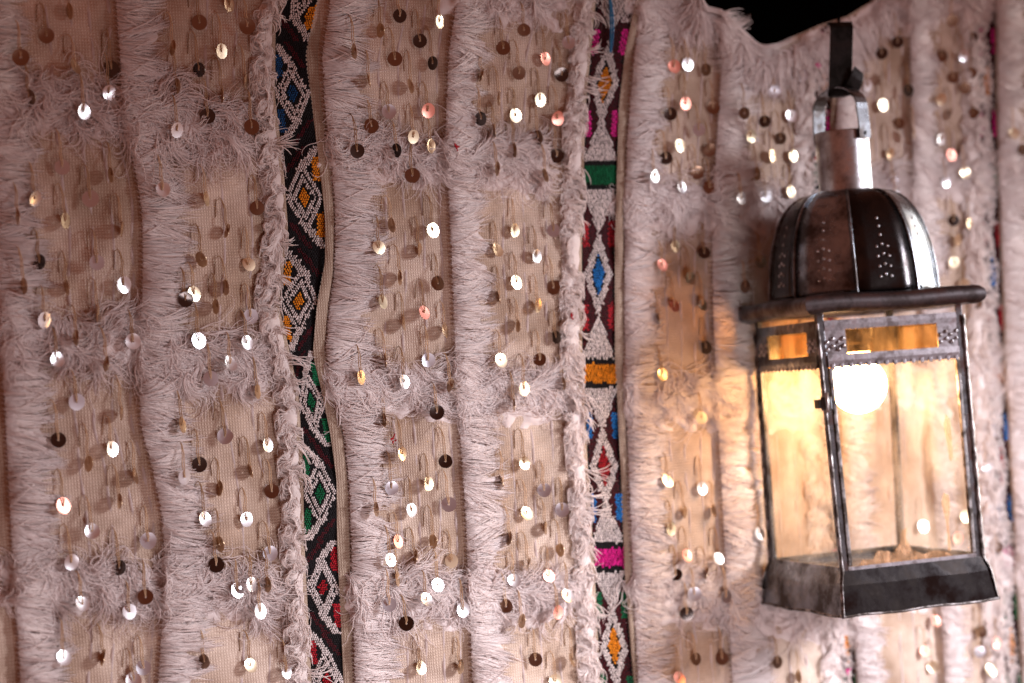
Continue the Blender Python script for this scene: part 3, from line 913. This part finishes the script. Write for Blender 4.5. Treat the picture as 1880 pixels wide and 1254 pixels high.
def sequin_mesh(cup, rag, name, bend=0.0):
    S = 22
    R = 0.00495
    ang = np.arange(S) * 2 * math.pi / S
    rad = R * (1 + rag * np.sin(ang * 3 + cup * 900) + rag * 0.6 * np.sin(ang * 7))
    rings = [(0.13, 0), (0.55, 0.35), (0.97, 1.0)]
    v = []
    for side in (0, 1):
        for f, c in rings:
            z = cup * c * c - side * 0.00014
            for i in range(S):
                x_, y_ = math.cos(ang[i]) * rad[i] * f, math.sin(ang[i]) * rad[i] * f
                v.append((x_, y_, z + bend * (x_ / R) ** 2 - 0.5 * bend * (x_ / R) * (y_ / R)))
    q = []
    n3 = 3 * S
    for r in range(2):
        for i in range(S):
            j = (i + 1) % S
            q.append([r * S + i, (r + 1) * S + i, (r + 1) * S + j, r * S + j])
            q.append([n3 + r * S + j, n3 + (r + 1) * S + j, n3 + (r + 1) * S + i, n3 + r * S + i])
    for r0 in (0, 2):                      # rim walls have their own vertices so that the faces stay flat
        b0 = len(v)
        v += [v[r0 * S + i] for i in range(S)] + [v[n3 + r0 * S + i] for i in range(S)]
        for i in range(S):
            j = (i + 1) % S
            w_ = [b0 + i, b0 + S + i, b0 + S + j, b0 + j]
            q.append(w_ if r0 else w_[::-1])
    o = mesh(name, np.array(v), np.array(q), None)
    me = o.data
    bpy.data.objects.remove(o)
    return me


SEQ_MESH = {}
for t, mt in M_SEQ.items():
    lst = []
    for j, (cup, rag, bend) in enumerate([(0.00014, 0.006, 0), (0.0004, 0.010, 0.0), (-0.00022, 0.008, 0.0003), (0.0002, 0.02, 0.0006), (0.00055, 0.008, -0.0004)]):
        me = sequin_mesh(cup, rag, 'sequin', bend)
        me.materials.append(mt)
        lst.append(me)
    SEQ_MESH[t] = lst

BLOC = Vector(blanket.location)
seqs = []
for line in SEQ.replace('\n', '').split(';'):
    a, b_, t = line.split()
    seqs.append((float(a), float(b_), t))
print('sequins', len(seqs))
for (x, y, t) in seqs:
    hang = 0.0042 + random.uniform(-0.0008, 0.0022)
    n = float(relief(np.array(x), np.array(y))) + hang
    # where a fringe row or stripe lies here the sequin lies on top of it
    near_row = any(r[0] - 10 < x < r[1] + 40 and r[2] - 10 < y < r[2] + 62 for r in ROWS)
    if near_row:
        n += random.uniform(0.0025, 0.0055)
    for k in ORDER:
        d = x - float(EDGE[k](y))
        if 0 < d < FW[k] * 0.95:
            n += 0.004
    P = Vector(W(x, y, n))
    v = (-P).normalized()
    L = (KEY_LOC - P).normalized()
    up = Vector((0, 0, 1))
    right = v.cross(up).normalized() * -1
    half = (v + L).normalized()
    jit = lambda s: Vector((random.gauss(0, s), random.gauss(0, s), random.gauss(0, s)))
    if t in 'WY':
        N = half + jit(0.15)
    elif t == 'P':
        N = half + jit(0.12)
    elif t == 'G':
        N = (v * 0.8 + half * 0.45) + jit(0.14)
    elif t in 'KB':
        if random.random() < 0.7:
            N = v + jit(0.14)
        else:
            N = v + right * random.choice((-0.9, -0.6)) + jit(0.1)
    else:
        sg = random.choice((-1, -1, 1))
        N = v * random.uniform(0.15, 0.6) + Vector((-v.y, v.x, 0)) * sg * 1.0 + jit(0.15)
    N.normalize()
    ry = (up - N * up.dot(N)).normalized()
    rx = ry.cross(N).normalized()
    rot = Matrix((rx, ry, N)).transposed().to_4x4()
    spin = Matrix.Rotation(random.uniform(0, 6.28), 4, 'Z')
    o = bpy.data.objects.new('sequin', random.choice(SEQ_MESH[t]))
    link(o, blanket)
    Mw = Matrix.Translation(P - BLOC) @ rot @ spin @ Matrix.Scale(random.uniform(0.95, 1.06), 4)
    o.matrix_local = Mw
    # thread: a double strand that leaves the cloth, arches out and drops to the hole
    s = 2686.0 * 1.361 / P.y / 2686.0
    h = random.uniform(50, 64) * s
    dx = random.uniform(9, 17) * s
    rel = lambda a, b: float(relief(np.array(a), np.array(b)))
    lines = []
    for off in (-1.5, 1.5):
        xs = np.array([x - dx - 3, x - dx - 3.5, x - dx - 2, x - dx * 0.75, x - dx * 0.45 + off * .3, x - dx * 0.22 + off, x - 3 * s + off * 1.2, x + off * 0.8, x + off * 0.1])
        ys = np.array([y - h * 0.42, y - h * 0.75, y - h * 0.95, y - h * 1.02, y - h * 0.92, y - h * 0.66, y - h * 0.36, y - h * 0.12, y + 1])
        ns = np.array([rel(x - dx - 3, y - h * .4) + 0.0003, rel(x - dx, y - h * .7) + 0.0006, rel(x - dx, y - h) + 0.0012, rel(x - dx, y - h) + 0.0022, n * 0.5 + 0.5 * rel(x, y - h) + 0.0015, n * 0.75 + 0.25 * rel(x, y - h * .6), n + 0.0002, n + 0.0009, n + 0.0006])
        ns = np.maximum(ns, relief(xs, ys) + 0.0003)
        xs = xs + np.random.default_rng(int(x * 7 + y)).normal(0, 0.5, len(xs))
        lines.append(W(xs, ys, ns))
    V, Q = tubes(np.array(lines), np.full((2, 9), 0.00031), 4)
    Vl = np.c_[V, np.ones(len(V))] @ np.array((Matrix.Translation(BLOC) @ Mw).inverted()).T
    th = mesh('thread', Vl[:, :3], Q, M_THREAD, o, tint=np.repeat(np.full(2, random.random()), 36))

# lilac float yarns that the loops are caught under
LINES = {'A': [(0.50, 'A'), (0.66, 'A'), (0.80, 'A'), (0.93, 'A')], 'B': [(0.42, 'B'), (0.56, 'B'), (0.70, 'B')],
         'C': [(0.44, 'C'), (0.60, 'C'), (0.76, 'C'), (0.91, 'C')], 'D': [(0.30, 'D'), (0.42, 'D'), (0.54, 'D'), (0.66, 'D')],
         'E': [(0.46, 'E'), (0.62, 'E'), (0.78, 'E'), (0.92, 'E')], 'F': [(0.33, 'F'), (0.46, 'F'), (0.6, 'F')],
         'G': [(0.5, 'G'), (0.68, 'G'), (0.86, 'G')], 'H': [(0.34, 'H'), (0.48, 'H'), (0.62, 'H')]}
for k, ls in LINES.items():
    nxt = EDGE[ORDER[ORDER.index(k) + 1]]
    for fr, _ in ls:
        ys = np.linspace(-90, 1340, 160)
        wv = Noise1(200)
        xs = EDGE[k](ys) + (nxt(ys) - EDGE[k](ys)) * fr + 1.5 * wv(ys)
        ok = ys > top(xs) + 3
        ys, xs = ys[ok], xs[ok]
        n = relief(xs, ys) - 0.00095 + 0.0003 * wv(ys * 3.1)
        V, Q = tubes(W(xs, ys, n)[None], np.full((1, len(xs)), 0.00125), 8)
        bmesh_obj('float_yarn', V, Q, M_FLOAT, tint=np.repeat(rng.random(len(xs)), 8))

# a blue yarn end hanging over the second band
ys = np.linspace(-20, 96, 14)
for off in (0,):
    xs = 1120 + 3.0 * np.sin(ys * 0.03) + np.array([1.5] * 14) * off
    l2 = np.stack([W(xs - 1.8 * np.sin((ys + 20) / 116 * 2.6), ys, relief(xs, ys) + 0.005), W(xs + 2.6 * np.sin((ys + 20) / 116 * 2.9), ys, relief(xs, ys) + 0.005)])
    V, Q = tubes(l2, np.full((2, 14), 0.00075), 5)
    o = bmesh_obj('loose_yarn', V, Q, M_BLUE_THREAD, tint=np.repeat(rng.random(28), 5))
    o['label'] = 'loop of blue yarn hanging over the maroon band'
# flecks of dyed wool caught in the white
for x, y, c in [(720, 808, 'red'), (1500, 118, 'pink'), (1498, 290, 'red'), (1556, 1232, 'pink'), (838, 268, 'red'), (1050, 580, 'red')]:
    l = np.linspace(0, 1, 6)[None]
    k_ = 6
    xs = x + rng.normal(0, 1.6, (k_, 1)) + l * rng.normal(3, 3, (k_, 1)); ys = y + rng.normal(0, 2, (k_, 1)) + l * rng.normal(0, 5, (k_, 1))
    V, Q = tubes(W(xs, ys, relief(xs, ys) + 0.006), np.full((k_, 6), 0.0006), 4)
    bmesh_obj('wool_fleck', V, Q, YARN[c], tint=np.repeat(rng.random(k_), 24))

# ------------------------------------------------------------------ the lantern
KS = 1.0286
LA, LH = 0.0541 * KS, 0.1703 * KS              # half width, body height
EA, EZ = 0.0603 * KS, 0.1831 * KS              # eave
SA, SZ = 0.0603 * KS, 0.0256 * KS              # skirt
DZ, NZ, KZ = 0.1935 * KS, 0.264 * KS, 0.3056 * KS
TW = -0.3532 / KS
root = bpy.data.objects.new('lantern', None)
link(root)
tag(root, 'square tin lantern with domed top and glass sides hanging before the blanket', 'lantern')
cpos = Vector((0.2547, 1.4, -0.1568)) * KS      # camera frame: right, depth, up
yaw, pit, rol = math.radians(19.1), math.radians(-1.3), math.radians(-4.1)
Rc = Matrix.Rotation(rol, 4, 'Y') @ Matrix.Rotation(pit, 4, 'X') @ Matrix.Rotation(yaw, 4, 'Z')
C2W = Matrix(((CR, 0, SR, 0), (0, 1, 0, 0), (-SR, 0, CR, 0), (0, 0, 0, 1)))
LM = C2W @ Matrix.Translation(cpos) @ Rc @ Matrix.Translation((0, 0, -SZ))
root.matrix_world = LM


def twist(v):
    v = np.asarray(v, float).reshape(-1, 3).copy()
    a = TW * v[:, 2]
    c, s = np.cos(a), np.sin(a)
    x = v[:, 0] * c - v[:, 1] * s
    y = v[:, 0] * s + v[:, 1] * c
    v[:, 0], v[:, 1] = x, y
    v[:, 2] += SZ
    return v


class MB:
    def __init__(self):
        self.v, self.f = [], []

    def add(self, v, f):
        b = len(self.v)
        self.v += [tuple(p) for p in v]
        self.f += [[i + b for i in q] for q in f]
        return self

    def box(self, lo, hi):
        x0, y0, z0 = lo; x1, y1, z1 = hi
        return self.add([(x0, y0, z0), (x1, y0, z0), (x1, y1, z0), (x0, y1, z0), (x0, y0, z1), (x1, y0, z1), (x1, y1, z1), (x0, y1, z1)],
                        [[0, 3, 2, 1], [4, 5, 6, 7], [0, 1, 5, 4], [1, 2, 6, 5], [2, 3, 7, 6], [3, 0, 4, 7]])

    def loft(self, rings, cap=False, closed=True):
        b = []
        v = []
        for r in rings:
            b.append(len(v)); v += list(r)
        n = len(rings[0]); f = []
        for a, c in zip(b[:-1], b[1:]):
            for i in range(n if closed else n - 1):
                j = (i + 1) % n
                f.append([a + i, a + j, c + j, c + i])
        if cap:
            f.append(list(range(b[0] + n - 1, b[0] - 1, -1))); f.append(list(range(b[-1], b[-1] + n)))
        return self.add(v, f)

    def rotz(self, k):
        a = k * math.pi / 2
        c, s = round(math.cos(a)), round(math.sin(a))
        self.v = [(x * c - y * s, x * s + y * c, z) for x, y, z in self.v]
        return self

    def build(self, name, mat, parent=None, smooth=False, bevel=0.0, sub=0):
        o = mesh(name, twist(self.v), self.f, mat, parent or root, smooth=smooth)
        if bevel:
            b = o.modifiers.new('bevel', 'BEVEL'); b.width = bevel; b.segments = 2; b.limit_method = 'ANGLE'
        return o


def subdivide_strip(z0, z1, n=10):
    return np.linspace(z0, z1, n)


# skirt: four flared sheet panels with a rolled hem
for k in range(4):
    mb = MB()
    th = 0.0012
    rings = []
    for i in range(9):
        u = i / 8 * 2 - 1
        sag = 0.0012 * math.sin(i * 1.7 + k * 2) 
        rings.append([(u * (LA + .0005), -LA - .0005, 0.004), (u * (LA + 0.004), -LA - 0.0035, -0.006 + sag * .3), (u * SA, -SA, -SZ + sag * 0.5), (u * (SA - th), -SA + th, -SZ + sag * 0.5), (u * (LA + 0.002), -LA - 0.0015, -0.006), (u * (LA - th), -LA + th, 0.004)])
    mb.loft(rings)
    mb.rotz(k)
    sk = mb.build('skirt_panel', M_TIN_DARK if k != 3 else M_TIN, smooth=False)  # left panel lighter; the others carry dark reflections in their colour
    hem = MB()
    pr = []
    for i in range(9):
        u = i / 8 * 2 - 1
        sag = 0.0012 * math.sin(i * 1.7 + k * 2) * 0.5
        pr.append([(u * SA, -SA + 0.0011 * math.cos(a), -SZ + sag + 0.0011 * math.sin(a)) for a in np.arange(6) * math.pi / 3])
    hem.loft(pr); hem.rotz(k)
    hem.build('hem', M_BEAD, sk, smooth=True)
for k in range(4):     # soldered seams at the skirt's corners
    mb = MB()
    p0 = np.array((-LA - .001, -LA - .001, 0.003)); p1 = np.array((-LA - 0.004, -LA - .004, -0.006)); p2 = np.array((-SA, -SA, -SZ))
    mb.loft([[tuple(p + 0.0013 * np.array((math.cos(a) * .7, -math.cos(a) * .7, math.sin(a)))) for a in np.arange(6) * math.pi / 3] for p in (p0, p1, p2)])
    mb.rotz(k); mb.build('seam', M_BEAD, smooth=True)
mb = MB(); mb.box((-LA + .001, -LA + .001, -0.002), (LA - .001, LA - .001, 0.0015)); mb.build('floor_plate', M_TIN)

# corner posts (angle section) with a soldered bead
PW, PT = 0.0050, 0.0016
for k in range(4):
    mb = MB()
    zz = subdivide_strip(0.0, EZ + 0.0019, 14)
    prof = [(-LA, -LA), (-LA + PW, -LA), (-LA + PW, -LA + PT), (-LA + PT, -LA + PT), (-LA + PT, -LA + PW), (-LA, -LA + PW)]
    mb.loft([[(x, y, z) for x, y in prof] for z in zz], cap=True)
    mb.rotz(k); post = mb.build('corner_post', M_TIN, bevel=0.0004)
    mb = MB()
    rr = random.Random(k)
    rings = []
    for z in np.linspace(0.002, LH, 42):
        r = 0.0014 * rr.uniform(0.75, 1.25)
        rings.append([(-LA - .0002 + r * math.cos(a), -LA - .0002 + r * math.sin(a), z) for a in np.arange(6) * math.pi / 3])
    mb.loft(rings); mb.rotz(k); mb.build('solder_bead', M_BEAD, post, smooth=True)

RZ1, RZ2 = 0.1405 * KS, 0.1490 * KS            # rail between the big pane and the top light
for k in range(4):
    # rails
    for (z0, z1, ins) in ((0.0015, 0.0065, 0.0003), (RZ1, RZ2, 0.0012), (LH - 0.005, LH + 0.002, 0.0004)):
        mb = MB()
        xs = np.linspace(-LA + PW, LA - PW, 9)
        mb.loft([[(x, -LA - ins * 0.6, z0), (x, -LA - ins, (z0 + z1) / 2), (x, -LA - ins * 0.6, z1), (x, -LA + 0.0022, z1), (x, -LA + 0.0022, z0)] for x in xs], cap=True)
        mb.rotz(k); rl = mb.build('rail', M_RAIL if k in (0,) else M_TIN)
        if z0 == RZ1:
            # crimped teeth on the lower edge of the middle rail
            mb = MB()
            for i in range(15):
                x = -LA + PW + 0.003 + i * (2 * LA - 2 * PW - 0.006) / 14
                mb.box((x - 0.0013, -LA - 0.0014, RZ1 - 0.0010), (x + 0.0016, -LA - 0.0003, RZ1 + 0.0024))
            mb.rotz(k); stuff(mb.build('crimped_teeth', M_RAIL, rl, bevel=0.0004))
    # big pane
    mb = MB(); mb.box((-LA + PW * .5, -LA + 0.0026, 0.004), (LA - PW * .5, -LA + 0.0042, RZ1 + 0.001)); mb.rotz(k)
    pane = mb.build('glass_pane', M_GLASS)
    # top light between embossed corner plates
    cw = 0.0205
    mb = MB(); mb.box((-LA + cw - 0.002, -LA + 0.0026, RZ2 - 0.001), (LA - cw + 0.002, -LA + 0.0042, LH - 0.003)); mb.rotz(k)
    mb.build('amber_pane', M_AMBER)
    for sgn in (-1, 1):
        x0, x1 = sorted((sgn * (LA - PW * 0.8), sgn * (LA - cw)))
        mb = MB(); mb.box((x0, -LA + 0.0002, RZ2 - 0.0005), (x1, -LA + 0.0014, LH - 0.003)); mb.rotz(k)
        pl = mb.build('corner_plate', M_RAIL if k == 0 else M_TIN)
        mb = MB()
        for i in range(4):
            for j in range(2):
                cx_, cz_ = x0 + 0.0022 + i * (x1 - x0 - 0.0044) / 3 + random.uniform(-.0004, .0004), RZ2 + 0.0036 + j * 0.0050 + (i % 2) * 0.0022
                R_ = 0.0017 * random.uniform(0.8, 1.1)
                rings = []
                for t_ in (0, 0.5, 0.85):
                    rr_ = R_ * math.cos(t_ * 1.5)
                    rings.append([(cx_ + rr_ * math.cos(a), -LA + 0.0001 - R_ * 0.9 * math.sin(t_ * 1.5), cz_ + rr_ * math.sin(a)) for a in np.arange(8) * math.pi / 4])
                mb.loft(rings); b0 = len(mb.v) - 8; mb.f.append([b0 + q for q in range(8)])
        mb.rotz(k); stuff(mb.build('embossing', M_TIN_BRIGHT, pl, smooth=True))

# door frame on the wide front side with its hasp
for sgn in (-1, 1):
    x0, x1 = sorted((sgn * (LA - PW - 0.0002), sgn * (LA - PW - 0.0030)))
    mb = MB(); mb.box((x0, -LA - 0.0009, 0.007), (x1, -LA + 0.0024, RZ1 - 0.0005))
    mb.build('door_stile', M_BEAD, bevel=0.0005)
mb = MB(); mb.box((-LA - 0.0045, -LA - 0.0035, 0.112 * KS), (-LA + 0.0035, -LA - 0.0018, 0.121 * KS)); mb.box((-LA - 0.0065, -LA - 0.0028, 0.1135 * KS), (-LA - 0.0028, -LA + 0.0045, 0.1195 * KS))
hasp = mb.build('hasp', M_TIN, bevel=0.0006)
mb = MB(); mb.loft([[(-LA - 0.0005 + 0.0014 * math.cos(a), -LA - 0.0042 + 0.0014 * math.sin(a), z) for a in np.arange(8) * math.pi / 4] for z in (0.1105 * KS, 0.124 * KS)], cap=True); mb.build('pin', M_TIN_BRIGHT, hasp, smooth=True)

# dried residue on the lower front pane
def blob(cx, cz, pts, name, yoff):
    mb = MB()
    fr = [(cx + x, -LA + yoff, cz + z) for x, z in pts]
    bk = [(cx + x, -LA + yoff + 0.0005, cz + z) for x, z in pts]
    n = len(pts)
    mb.add(fr + bk, [list(range(n)), list(range(2 * n - 1, n - 1, -1))] + [[i, n + i, n + (i + 1) % n, (i + 1) % n] for i in range(n)])
    o = mb.build(name, M_RESIDUE)
    return o


blob(-0.012, 0.0065, [(-0.030, 0), (-0.026, 0.004), (-0.018, 0.003), (-0.014, 0.009), (-0.006, 0.008), (-0.002, 0.006), (0.004, 0.012), (0.006, 0.021), (0.011, 0.023), (0.009, 0.016), (0.013, 0.007), (0.022, 0.003), (0.030, 0.005), (0.040, 0.003), (0.046, 0.0)], 'residue', 0.0016)
blob(0.031, 0.03, [(-0.0012, -0.020), (-0.001, 0.0), (-0.0035, 0.014), (-0.001, 0.021), (0.003, 0.019), (0.003, 0.010), (0.0008, 0.0), (0.0008, -0.020)], 'residue', 0.0016)
blob(0.038, 0.086, [(-0.0012, -0.012), (-0.003, 0.012), (-0.001, 0.020), (0.002, 0.016), (0.0018, -0.010), (0.0002, -0.014)], 'residue', 0.0016)

# eave: a rolled rim round a flat plate
mb = MB()
er = 0.0070
cs = np.arange(12) * math.pi / 6
for k in range(4):
    pass
corner = [(-1, -1), (1, -1), (1, 1), (-1, 1)]
rings = []
for ci_ in range(4):
    a = corner[ci_]; b2 = corner[(ci_ + 1) % 4]
    mbk = MB()
    rr = []
    for i in range(11):
        t = i / 10
        # mitred ends: offset grows along the diagonal
        ring = []
        for q in cs:
            o_ = er * math.cos(q)
            zz = EZ + er * 0.95 * math.sin(q)
            e_ = EA + o_
            x = a[0] * e_ * (1 - t) + b2[0] * e_ * t
            y = a[1] * e_ * (1 - t) + b2[1] * e_ * t
            ring.append((x, y, zz + 0.0006 * math.sin(t * 9 + ci_)))
        rr.append(ring)
    mbk.loft(rr, cap=False)
    mbk.build('rolled_eave', M_EAVE, smooth=True)
mb = MB(); mb.box((-EA, -EA, EZ + 0.002), (EA, EA, EZ + 0.0035)); mb.build('roof_plate', M_TIN)
# dome: eight gores with raised seams
AP = 0.0545 * KS
CRAD = AP / math.cos(math.pi / 8)
prof = []
for i in range(15):
    t = i / 14
    a = t * math.pi / 2
    z = EZ + 0.0036 + (NZ - EZ - 0.0036) * (0.30 * t + 0.70 * math.sin(a) ** 1.05)
    r = 0.0185 / CRAD + (1 - 0.0185 / CRAD) * (math.cos(a) ** 0.54)
    prof.append((r, z))
for g in range(8):
    a0 = -math.pi / 2 + g * math.pi / 4 - math.pi / 8
    a1 = a0 + math.pi / 4
    mb = MB()
    rings = []
    for r, z in prof:
        p0 = (CRAD * r * math.cos(a0), CRAD * r * math.sin(a0)); p1 = (CRAD * r * math.cos(a1), CRAD * r * math.sin(a1))
        rings.append([(p0[0] + (p1[0] - p0[0]) * t, p0[1] + (p1[1] - p0[1]) * t, z) for t in np.linspace(0, 1, 5)])
    mb.loft(rings, closed=False)
    gore = mb.build('dome_panel', M_TIN if g % 2 else M_TIN_DARK, smooth=True)
    sm = gore.modifiers.new('thickness', 'SOLIDIFY'); sm.thickness = 0.0009; sm.offset = -1
    # embossed lozenge of dots
    mb = MB()
    am = (a0 + a1) / 2
    er_ = Vector((math.cos(am), math.sin(am), 0)); et = Vector((-math.sin(am), math.cos(am), 0))
    for j in range(7):
        pi_ = 2 + j * 0.95
        i0 = int(pi_); fr = pi_ - i0
        r = prof[i0][0] * (1 - fr) + prof[i0 + 1][0] * fr; z = prof[i0][1] * (1 - fr) + prof[i0 + 1][1] * fr
        for q in ((-1, 0, 1) if j < 4 else (0,)):
            c = er_ * (AP * r) + et * (q * 0.0042) + Vector((0, 0, z - abs(q) * 0.0016))
            R_ = 0.0012
            rings = []
            for t_ in (0, 0.5, 0.85):
                rr_ = R_ * math.cos(t_ * 1.5)
                rings.append([tuple(c + et * (rr_ * math.cos(a)) + Vector((0, 0, rr_ * math.sin(a))) + er_ * (R_ * 0.8 * math.sin(t_ * 1.5))) for a in np.arange(8) * math.pi / 4])
            mb.loft(rings); b0 = len(mb.v) - 8; mb.f.append([b0 + w for w in range(8)])
    stuff(mb.build('embossing', M_TIN_BRIGHT, gore, smooth=True))
    # seam
    mb = MB(); rings = []
    for r, z in prof:
        rc = CRAD * r
        c = np.array((rc * math.cos(a0), rc * math.sin(a0), z))
        rad_ = np.array((math.cos(a0), math.sin(a0), 0)); tan_ = np.array((-math.sin(a0), math.cos(a0), 0))
        rings.append([tuple(c + 0.0009 * (math.cos(q) * rad_ + math.sin(q) * tan_)) for q in np.arange(6) * math.pi / 3])
    mb.loft(rings); mb.build('dome_seam', M_TIN, smooth=True)

# neck
mb = MB()
NR = 0.0188 * KS
sec = np.arange(24) * 2 * math.pi / 24
mb.loft([[(NR * s_ * math.cos(a), NR * s_ * math.sin(a), z) for a in sec] for s_, z in ((1.02, NZ - 0.002), (1.0, NZ), (1.0, NZ + 0.02), (1.01, KZ - 0.001), (1.0, KZ), (0.93, KZ - 0.0004))], cap=False)
neck = mb.build('neck', M_TIN_BRIGHT, smooth=True)
mb = MB(); mb.loft([[(NR * .95 * math.cos(a), NR * .95 * math.sin(a), z) for a in sec] for z in (KZ - 0.006, KZ - 0.0055)], cap=True); mb.build('neck_cap', M_TIN_DARK, neck)

# handle: a strap loop riveted to the neck
HR = 0.0192 * KS
path = [(-HR - .0006, KZ - 0.007), (-HR - .0008, KZ + 0.004), (-HR * 1.0, KZ + 0.014)]
for a in np.linspace(math.pi * 0.97, 0.03 * math.pi, 13):
    path.append((HR * 1.0 * math.cos(a), KZ + 0.017 + 0.0145 * math.sin(a)))
path += [(HR * 1.0, KZ + 0.014), (HR + .0008, KZ + 0.004), (HR + .0006, KZ - 0.007)]
mb = MB(); rings = []
sw, st = 0.0062, 0.0011
for i, (x, z) in enumerate(path):
    p = path[max(0, i - 1)]; q = path[min(len(path) - 1, i + 1)]
    tx, tz = q[0] - p[0], q[1] - p[1]; ln = math.hypot(tx, tz); nx_, nz_ = -tz / ln, tx / ln
    rings.append([(x, -sw, z), (x, sw, z), (x + nx_ * st, sw, z + nz_ * st), (x + nx_ * st, -sw, z + nz_ * st)])
mb.loft(rings, cap=True)
HA = math.radians(-62)


def spin_handle(mb_):
    c_, s_ = math.cos(HA), math.sin(HA)
    mb_.v = [(x * c_ - y * s_, x * s_ + y * c_, z) for x, y, z in mb_.v]


spin_handle(mb)
hd = mb.build('handle', M_TIN, smooth=False, bevel=0.0003)
for sx in (-1, 1):
    mb = MB()
    mb.loft([[(sx * (HR + 0.0008 + d_), r_ * math.cos(a), KZ - 0.0035 + r_ * math.sin(a)) for a in np.arange(8) * math.pi / 4] for d_, r_ in ((0, 0.0018), (0.0012, 0.0016), (0.0018, 0.0008))], cap=True)
    spin_handle(mb)
    mb.build('rivet', M_IRON, hd, smooth=True)

# hook strap: wraps under the handle's crown, then runs up
TOPZ = KZ + 0.0325
mb = MB(); rings = []
hw_, ht_ = 0.0088, 0.0011
hp = [(0.0105, TOPZ + 0.0095), (0.0085, TOPZ + 0.003), (0.0062, TOPZ - 0.003), (0.0035, TOPZ - 0.0058), (0.0, TOPZ - 0.0052), (-0.003, TOPZ - 0.001), (-0.0032, TOPZ + 0.006), (-0.0020, TOPZ + 0.016), (-0.001, TOPZ + 0.030), (0.0, TOPZ + 0.044), (0.003, TOPZ + 0.0475), (0.007, TOPZ + 0.0475)]
for i, (yy_, z) in enumerate(hp):
    p = hp[max(0, i - 1)]; q = hp[min(len(hp) - 1, i + 1)]
    ty, tz = q[0] - p[0], q[1] - p[1]; ln = math.hypot(ty, tz); ny_, nz_ = -tz / ln, ty / ln
    sh = 0.0062 * max(0, (z - TOPZ)) / 0.045
    wv_ = hw_ * (0.62 if i < 4 else 1.0)
    off = 0.006 if i < 3 else 0.0
    rings.append([(-wv_ + sh + off, yy_, z), (wv_ + sh + off, yy_, z), (wv_ + sh + off, yy_ + ny_ * ht_, z + nz_ * ht_), (-wv_ + sh + off, yy_ + ny_ * ht_, z + nz_ * ht_)])
mb.loft(rings, cap=True)
mb.build('hook_strap', M_IRON, bevel=0.0003)
# the strap's loose end: a bent tab that sticks out beside the handle
mb = MB(); rings = []
for (x, z, y_, w_) in ((0.0055, TOPZ - 0.0045, -0.0040, 0.0046), (0.0090, TOPZ - 0.0010, -0.0062, 0.0050), (0.0122, TOPZ + 0.0050, -0.0070, 0.0044), (0.0150, TOPZ + 0.0115, -0.0062, 0.0034)):
    rings.append([(x - w_, y_, z + 0.0030), (x + w_, y_ + 0.001, z - 0.0030), (x + w_, y_ + 0.0021, z - 0.0030), (x - w_, y_ + 0.0011, z + 0.0030)])
mb.loft(rings, cap=True)
mb.build('bent_tab', M_IRON, bevel=0.0003)

mb = MB()
mb.loft([[(0.0062 + 0.0011 * math.cos(a), 0.0045 + 0.0011 * math.sin(a), z) for a in np.arange(8) * math.pi / 4] for z in (TOPZ + 0.0440, TOPZ + 0.060, TOPZ + 0.13)], cap=True)
mb.build('hanging_wire', M_DARK, smooth=True)

# ------------------------------------------------------------------ the bulb inside
bulb = bpy.data.objects.new('light_bulb', None)
link(bulb)
tag(bulb, 'glowing warm round light bulb inside the tin lantern', 'bulb')
bulb.matrix_world = LM @ Matrix.Translation((-0.004, -0.004, SZ + 0.1265 * KS))
S = 24
v, f = [], []
BR = 0.0203
pr = [(0.0, -BR)] + [(BR * math.sin(a), -BR * math.cos(a)) for a in np.linspace(0.2, 2.45, 13)] + [(0.0105, 0.0195), (0.0098, 0.024)]
vv = []
for r, z in pr:
    vv += [(r * math.cos(a), r * math.sin(a), z) for a in np.arange(S) * 2 * math.pi / S]
q = []
for i in range(len(pr) - 1):
    for j in range(S):
        q.append([i * S + j, i * S + (j + 1) % S, (i + 1) * S + (j + 1) % S, (i + 1) * S + j])
mesh('bulb_glass', np.array(vv), q, M_BULB, bulb)
pr = [(0.0102, 0.0242), (0.0105, 0.027), (0.0098, 0.028), (0.0105, 0.030), (0.0130, 0.032), (0.0130, 0.044)]
vv = []
for r, z in pr:
    vv += [(r * math.cos(a), r * math.sin(a), z) for a in np.arange(S) * 2 * math.pi / S]
q = []
for i in range(len(pr) - 1):
    for j in range(S):
        q.append([i * S + j, i * S + (j + 1) % S, (i + 1) * S + (j + 1) % S, (i + 1) * S + j])
mesh('socket', np.array(vv), q, M_TIN_DARK, bulb)
